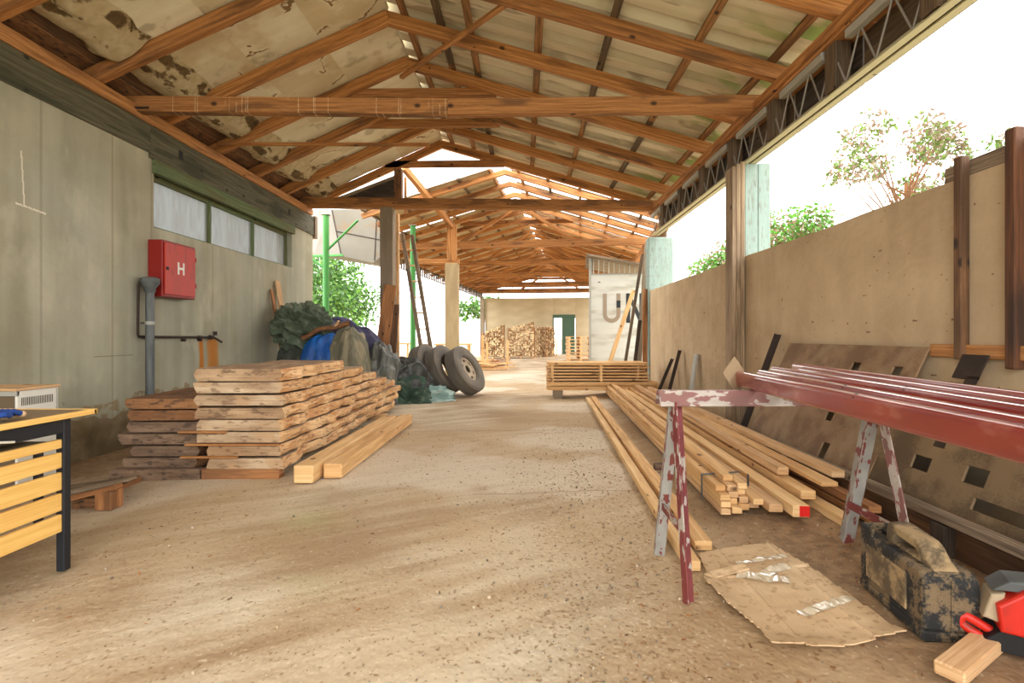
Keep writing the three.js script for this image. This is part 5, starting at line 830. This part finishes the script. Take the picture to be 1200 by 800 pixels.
// ---------------------------------------------------------------- far things: cabin, boards, firewood, pallets
{
  const c = thing('metal_cabin', 'white sheet metal cabin with large painted letters at right', 'cabin');
  const wh = std({ map: texture(512, 512, (u, v) => { const n = fbm(u, v, 5, 5, 270, 5); return mixc([214, 214, 204], [186, 182, 166], sst(0.35, 0.75, n)); }), roughness: 0.6 });
  const v0 = 1.24, up = V(0, 1, 0);
  const p = bar('front_panel', FW(2.07, 1.4, v0), FW(3.62, 1.4, v0), 0.04, 2.8, wh, c, up, 0.004); bar('side_panel', FW(2.09, 1.6, v0), FW(2.09, 1.6, v0 + 2.4), 0.04, 3.2, wh, c, up, 0.004);
  bar('corner_post', FW(2.05, -0.02, v0 - 0.03), FW(2.05, 3.22, v0 - 0.03), 0.06, 0.06, M.steelGrey, c, fside); bar('rail', FW(2.07, 2.8, v0 - 0.025), FW(3.62, 2.8, v0 - 0.025), 0.03, 0.03, M.steelGrey, c, up);
  for (let i = 0; i < 12; i++) { const u = 2.14 + i * 0.128, yt = 3.2 - (u - 2.07) * 0.2; bar('siding_board', FW(u, 2.82, v0 + 0.006 * (i % 2)), FW(u, yt, v0 + 0.006 * (i % 2)), 0.12, 0.02, wh, c, fside, 0.008); }
  bar('roof', FW(1.95, 3.27, v0 + 1), FW(3.66, 2.93, v0 + 1), 2.6, 0.05, M.grey, c, up); box('vent', 0, 0.06, 0, 0.02, -0.01, 0.01, M.black, c); { const q = c.children.at(-1); q.position.copy(FW(2.28, 2.6, v0 - 0.03)); }
  // letters: flat paint on the front panel, as children of it
  const inv = p.matrix; p.updateMatrix(); const loc = p.matrix.clone().invert();
  const put = (name, s, u, y, mat) => { const g = new THREE.ExtrudeGeometry(s, { depth: 0.003, bevelEnabled: false, curveSegments: 16 }); const b = new THREE.Matrix4().makeBasis(fside, up, fdir.clone().multiplyScalar(-1)).setPosition(FW(u, y, v0 - 0.0215)); const m = mesh(name, g, mat, p); m.matrix.copy(loc.clone().multiply(b)); m.matrix.decompose(m.position, m.quaternion, m.scale); };
  const taupe = std({ color: '#a2917c', roughness: 0.7 }), ink = std({ color: '#2c3236', roughness: 0.7 });
  const U = new THREE.Shape(); U.moveTo(0, 0.74); U.lineTo(0, 0.22); U.absarc(0.22, 0.22, 0.22, Math.PI, 0, false); U.lineTo(0.44, 0.74); U.lineTo(0.34, 0.74); U.lineTo(0.34, 0.22); U.absarc(0.22, 0.22, 0.12, 0, Math.PI, true); U.lineTo(0.1, 0.74); U.closePath(); put('letter_u', U, 2.37, 1.57, taupe);
  const B = new THREE.Shape(); B.moveTo(0.34, 0.38); B.lineTo(0.44, 0.38); B.lineTo(0.44, 0.56); B.lineTo(0.34, 0.56); B.closePath(); { const g = B; put('dark_patch', g, 2.371, 1.5705, ink); const m = p.children.at(-1); m.position.z += 0.002; }
  const N = new THREE.Shape([[0, 0], [0.1, 0], [0.1, 0.52], [0.33, 0], [0.43, 0], [0.43, 0.74], [0.33, 0.74], [0.33, 0.24], [0.1, 0.74], [0, 0.74]].map((q) => new THREE.Vector2(...q))); put('letter_n', N, 2.95, 1.57, ink);
  tag(bar('leaning_board', V(1.88, 0.02, -12.35), V(2.72, 2.38, -12.7), 0.1, 0.04, M.pine2, undefined, V(0, 0.2, 1)), 'yellow board leaning on the lettered cabin front', 'board');
  tag(bar('leaning_pole', V(2.28, 0.02, -12.0), V(2.86, 3.2, -12.35), 0.065, 0.07, M.purlinDark, undefined, V(0, 0, 1)), 'dark rough pole leaning on the lettered cabin front', 'pole');
  tag(bar('leaning_pole', V(2.62, 0.3 - 0.28, -11.8), V(2.92, 3.4, -12.2), 0.1, 0.06, M.grey, undefined, V(0, 0, 1)), 'long pale pole beside the dark one at the cabin', 'pole');
  [['red brown upright plank at the corner of cabin and column', 2.68, 2.3, M.redBrown, 0.11], ['dark upright plank squeezed against the far column', 2.58 + 0.0, 1.6, M.dark, 0.08]].forEach(([l, x, h, m, w], i) => tag(bar('upright_plank', V(x - 0.16 * i, 0.06, -11.35 - 0.12 * i), V(x + 0.05, h, -11.55 - 0.06 * i), w, 0.035, m, undefined, V(0, 0, 1)), l, 'plank'));
}
{
  const logM = std({ map: texture(256, 256, (u, v) => mixc([244, 218, 172], [150, 106, 66], sst(0.35, 0.65, fbm(u, v, 20, 20, 280, 3)))), roughness: 0.9 });
  const stack = (x0, x1, d, h, slope, label) => {
    const f = thing('firewood_stack', label, 'firewood', [(x0 + x1) / 2, 0, -d]); const gs = [], w = x1 - x0;
    for (let y = 0.16; y < h; y += 0.085) for (let x = -w / 2 + 0.05; x < w / 2; x += 0.1) { if (y > h - slope * (w / 2 - x)) continue; const r = rr(0.035, 0.055), g = new THREE.CylinderGeometry(r, r, rr(0.9, 1.0), 5); g.rotateX(Math.PI / 2); g.rotateZ(rnd() * 6); { const a = rnd(), b = rnd(), q = g.attributes.uv; for (let i = 0; i < q.count; i++) q.setXY(i, a + 0.01 * q.getX(i), b + 0.01 * q.getY(i)); } g.translate(x + rr(-0.02, 0.02), y + rr(-0.02, 0.02), rr(-0.05, 0.05)); gs.push(g); }
    const m = mesh('split_logs', mergeGeometries(gs), logM, f); m.userData.kind = 'stuff';
    for (let k = 0; k < 4; k++) box('pallet_board', -w / 2, w / 2, 0.08, 0.1, -0.5 + k * 0.29, -0.38 + k * 0.29, M.pine3, f); for (const x of [-w / 2 + 0.06, 0, w / 2 - 0.06]) box('pallet_bearer', x - 0.05, x + 0.05, 0, 0.08, -0.5, 0.5, M.pine3, f);
    for (const x of [-w / 2 - 0.03, w / 2 + 0.03]) bar('stake', V(x, 0, 0.4), V(x, h - (x < 0 ? slope * w : 0), 0.4), 0.05, 0.05, M.redBrown, f, V(1, 0, 0));
  };
  stack(-0.85, 0.5, 28.6, 2.0, 0.25, 'tall sloping stack of pale split firewood at far wall'); stack(0.65, 1.25, 30.2, 1.7, 0, 'narrow dark-sided firewood stack left of the green door'); stack(1.3, 1.85, 30.0, 1.75, 0, 'pale firewood stack right beside the green door'); stack(-2.3, -1.1, 28.4, 1.85, 0.4, 'heaped firewood stack at the left end of far wall');
  // pallet pile at the right
  for (let k = 0; k < 8; k++) { const p = thing('pallet', 'flat yellow pallet in the pile right of the green door', 'pallet', [2.62, 0.002 + k * 0.151, -24.2], 0.05 * (k % 2), 'pallets piled near the far door'); for (const z of [-0.5, -0.25, 0, 0.25, 0.5]) box('deck_board', -0.6, 0.6, 0.13, 0.15, z - 0.06, z + 0.06, M.pine2, p); for (const x of [-0.54, 0, 0.54]) { box('bearer', x - 0.05, x + 0.05, 0.02, 0.13, -0.55, 0.55, M.pine3, p); } box('edge_board', -0.6, 0.6, 0.0, 0.02, 0.44, 0.56, M.pine2, p); }
  // loose lumber on the floor at the left
  for (let k = 0; k < 46; k++) { const lay = Math.floor(k / 9), x = -1.5 + rr(-0.75, 0.75), d = 20 + rr(-1.3, 1.6), L = rr(0.7, 1.6), a = rr(-0.7, 0.7), y = 0.04 + lay * 0.05; tag(bar('loose_board', V(x - L / 2 * Math.cos(a), y + rr(-0.03, 0.03), -d - L / 2 * Math.sin(a)), V(x + L / 2 * Math.cos(a), y + rr(-0.02, 0.06), -d + L / 2 * Math.sin(a)), rr(0.1, 0.18), 0.04, [M.pine2, M.pine, M.pine3, M.redBrown][k % 4]), 'loose yellow board in the untidy heap behind the tyres', 'board', 'boards of the untidy heap'); }
  for (const [x, h] of [[-1.55, 1.25], [-1.38, 1.0], [-0.62, 1.1]]) tag(box('stake', x - 0.04, x + 0.04, 0, h, -19.3, -19.22, M.pine2), 'upright yellow stake beside the untidy board heap', 'stake', 'stakes at the board heap');
  const tb = (x, d, l) => { const t = thing('trestle_table', l, 'table', [x, 0, -d]); box('top', -0.55, 0.55, 0.95, 1.0, -0.3, 0.3, M.pine2, t); for (const a of [-0.48, 0.48]) for (const z of [-0.24, 0.24]) box('leg', a - 0.03, a + 0.03, 0, 0.95, z - 0.03, z + 0.03, M.pine2, t); };
  tb(-2.2, 16.0, 'yellow wooden table behind the pale concrete column'); tb(-4.4, 17.5, 'yellow wooden table out by the left opening');
  for (let k = 0; k < 26; k++) { const x = -6.4 + rr(-0.9, 1.2), d = 19 + rr(-0.8, 0.8); tag(bar('stacked_stick', V(x, rr(0.0, 0.1), -d), V(x + rr(-0.35, 0.35), rr(0.9, 1.3), -d + rr(-0.3, 0.3)), 0.05, 0.05, [M.pine2, M.redBrown, M.pine3][k % 3], undefined, V(1, 0, 0)), 'orange brown stick standing in the bundle outside left opening', 'stick', 'sticks in the outside bundle'); }
}

// ---------------------------------------------------------------- trees outside
function tree(name, [x, z], h, crown, label, { n = 2500, leaf = 0.14, c = ['#4a7824', '#689432', '#365c1e'], s = 1, sparse = false, cy } = {}) {
  const t = thing(name, label, 'tree', [x, -0.12, z]), [rx, ry, rz] = crown, yc = cy ?? h - ry;
  const tr = [new THREE.CylinderGeometry(0.05, 0.14, yc, 7).translate(0, yc / 2, 0)];
  const P = [], C = [], N = [], cols = c.map((q) => new THREE.Color(q)), tips = [];
  for (let i = 0; i < (sparse ? 26 : 30); i++) { const a = rr(0, 6.28), e = rr(-0.5, 1), r = Math.cbrt(rr(0.15, 1)), q = V(Math.cos(a) * Math.sqrt(1 - e * e) * rx * r, yc + e * ry * r, Math.sin(a) * Math.sqrt(1 - e * e) * rz * r); tips.push(q); const b = V(0, yc * rr(0.6, 0.98), 0), g = new THREE.CylinderGeometry(0.008, 0.03, b.distanceTo(q), 5); const m = new THREE.Matrix4().compose(b.clone().add(q).multiplyScalar(0.5), new THREE.Quaternion().setFromUnitVectors(V(0, 1, 0), q.clone().sub(b).normalize()), V(1, 1, 1)); tr.push(g.applyMatrix4(m)); }
  mesh('trunk', mergeGeometries(tr), M.bark, t);
  const sc = sparse ? 0.16 : 0.34;
  for (let i = 0; i < n; i++) {
    const q = tips[Math.floor(rnd() * tips.length)], o = V(rr(-1, 1), rr(-1, 1), rr(-1, 1)).multiplyScalar(1.0), p = V(q.x + o.x * rx * sc, q.y + o.y * ry * sc, q.z + o.z * rz * sc), a = V(rr(-1, 1), rr(-1, 1), rr(-1, 1)).normalize(), b = a.clone().cross(V(rr(-1, 1), rr(-1, 1), rr(-1, 1))).normalize(), nn = a.clone().cross(b), l = leaf * rr(0.6, 1.3), k = cols[Math.floor(rnd() * cols.length)];
    const tip = p.clone().addScaledVector(a, l), base = p.clone().addScaledVector(a, -l), s1 = p.clone().addScaledVector(b, l * 0.45).addScaledVector(nn, l * 0.15), s2 = p.clone().addScaledVector(b, -l * 0.45).addScaledVector(nn, l * 0.15);
    for (const w of [base, s1, tip, base, tip, s2]) { P.push(w.x, w.y, w.z); C.push(k.r, k.g, k.b); }
  }
  const g = new THREE.BufferGeometry(); g.setAttribute('position', new THREE.Float32BufferAttribute(P, 3)); g.setAttribute('color', new THREE.Float32BufferAttribute(C, 3)); g.computeVertexNormals();
  const m = mesh('foliage', g, leafM, t); m.userData.kind = 'stuff'; return t;
}
const leafM = new THREE.MeshPhysicalMaterial({ vertexColors: true, roughness: 0.8, side: THREE.DoubleSide, transmission: 0.3, thickness: 0 });
tree('leafy_tree', [-10.9, -29], 6.0, [2.6, 2.9, 2.2], 'big leafy green tree beyond the left opening', { n: 5200, leaf: 0.15, cy: 3.0 });
tree('leafy_tree', [-13.5, -33], 6.5, [2.6, 3, 2.2], 'leafy green tree half hidden by the left wall end', { n: 3200, leaf: 0.16 });
tree('leafy_tree', [-4.6, -58], 5.6, [3.2, 1.6, 2], 'distant low green tree seen past the concrete post', { n: 2000, leaf: 0.25 });
tree('shrub', [-7.6, -24.5], 1.75, [0.22, 0.5, 0.22], 'thin young sapling outside the left opening', { n: 260, leaf: 0.06 });
tree('hedge_tree', [9.6, -18.5], 5.7, [1.9, 1.2, 1.4], 'dense light green hedge tree behind the beige wall', { n: 4200, leaf: 0.1, c: ['#4c8420', '#5f9a2c', '#8a7458'] });
tree('hedge_tree', [8.6, -21.5], 5.0, [1.3, 1.0, 1.2], 'small green tree between the two turquoise columns', { n: 2200, leaf: 0.1, c: ['#4c8420', '#5f9a2c', '#8a7458'] });
tree('blossom_tree', [10.6, -14.2], 7.3, [2.4, 1.9, 1.6], 'sparse budding tree with pinkish twigs above beige wall', { n: 2600, leaf: 0.085, sparse: true, cy: 5.6, c: ['#5a6c2a', '#86705a', '#6b8636', '#7d6452'] });
tree('blossom_tree', [12.8, -14.6], 7.0, [2.0, 1.6, 1.6], 'sparse budding tree beside the brown wall posts', { n: 2200, leaf: 0.085, sparse: true, cy: 5.4, c: ['#5a6c2a', '#86705a', '#5c8a2a'] });
renderer.render(scene, camera);
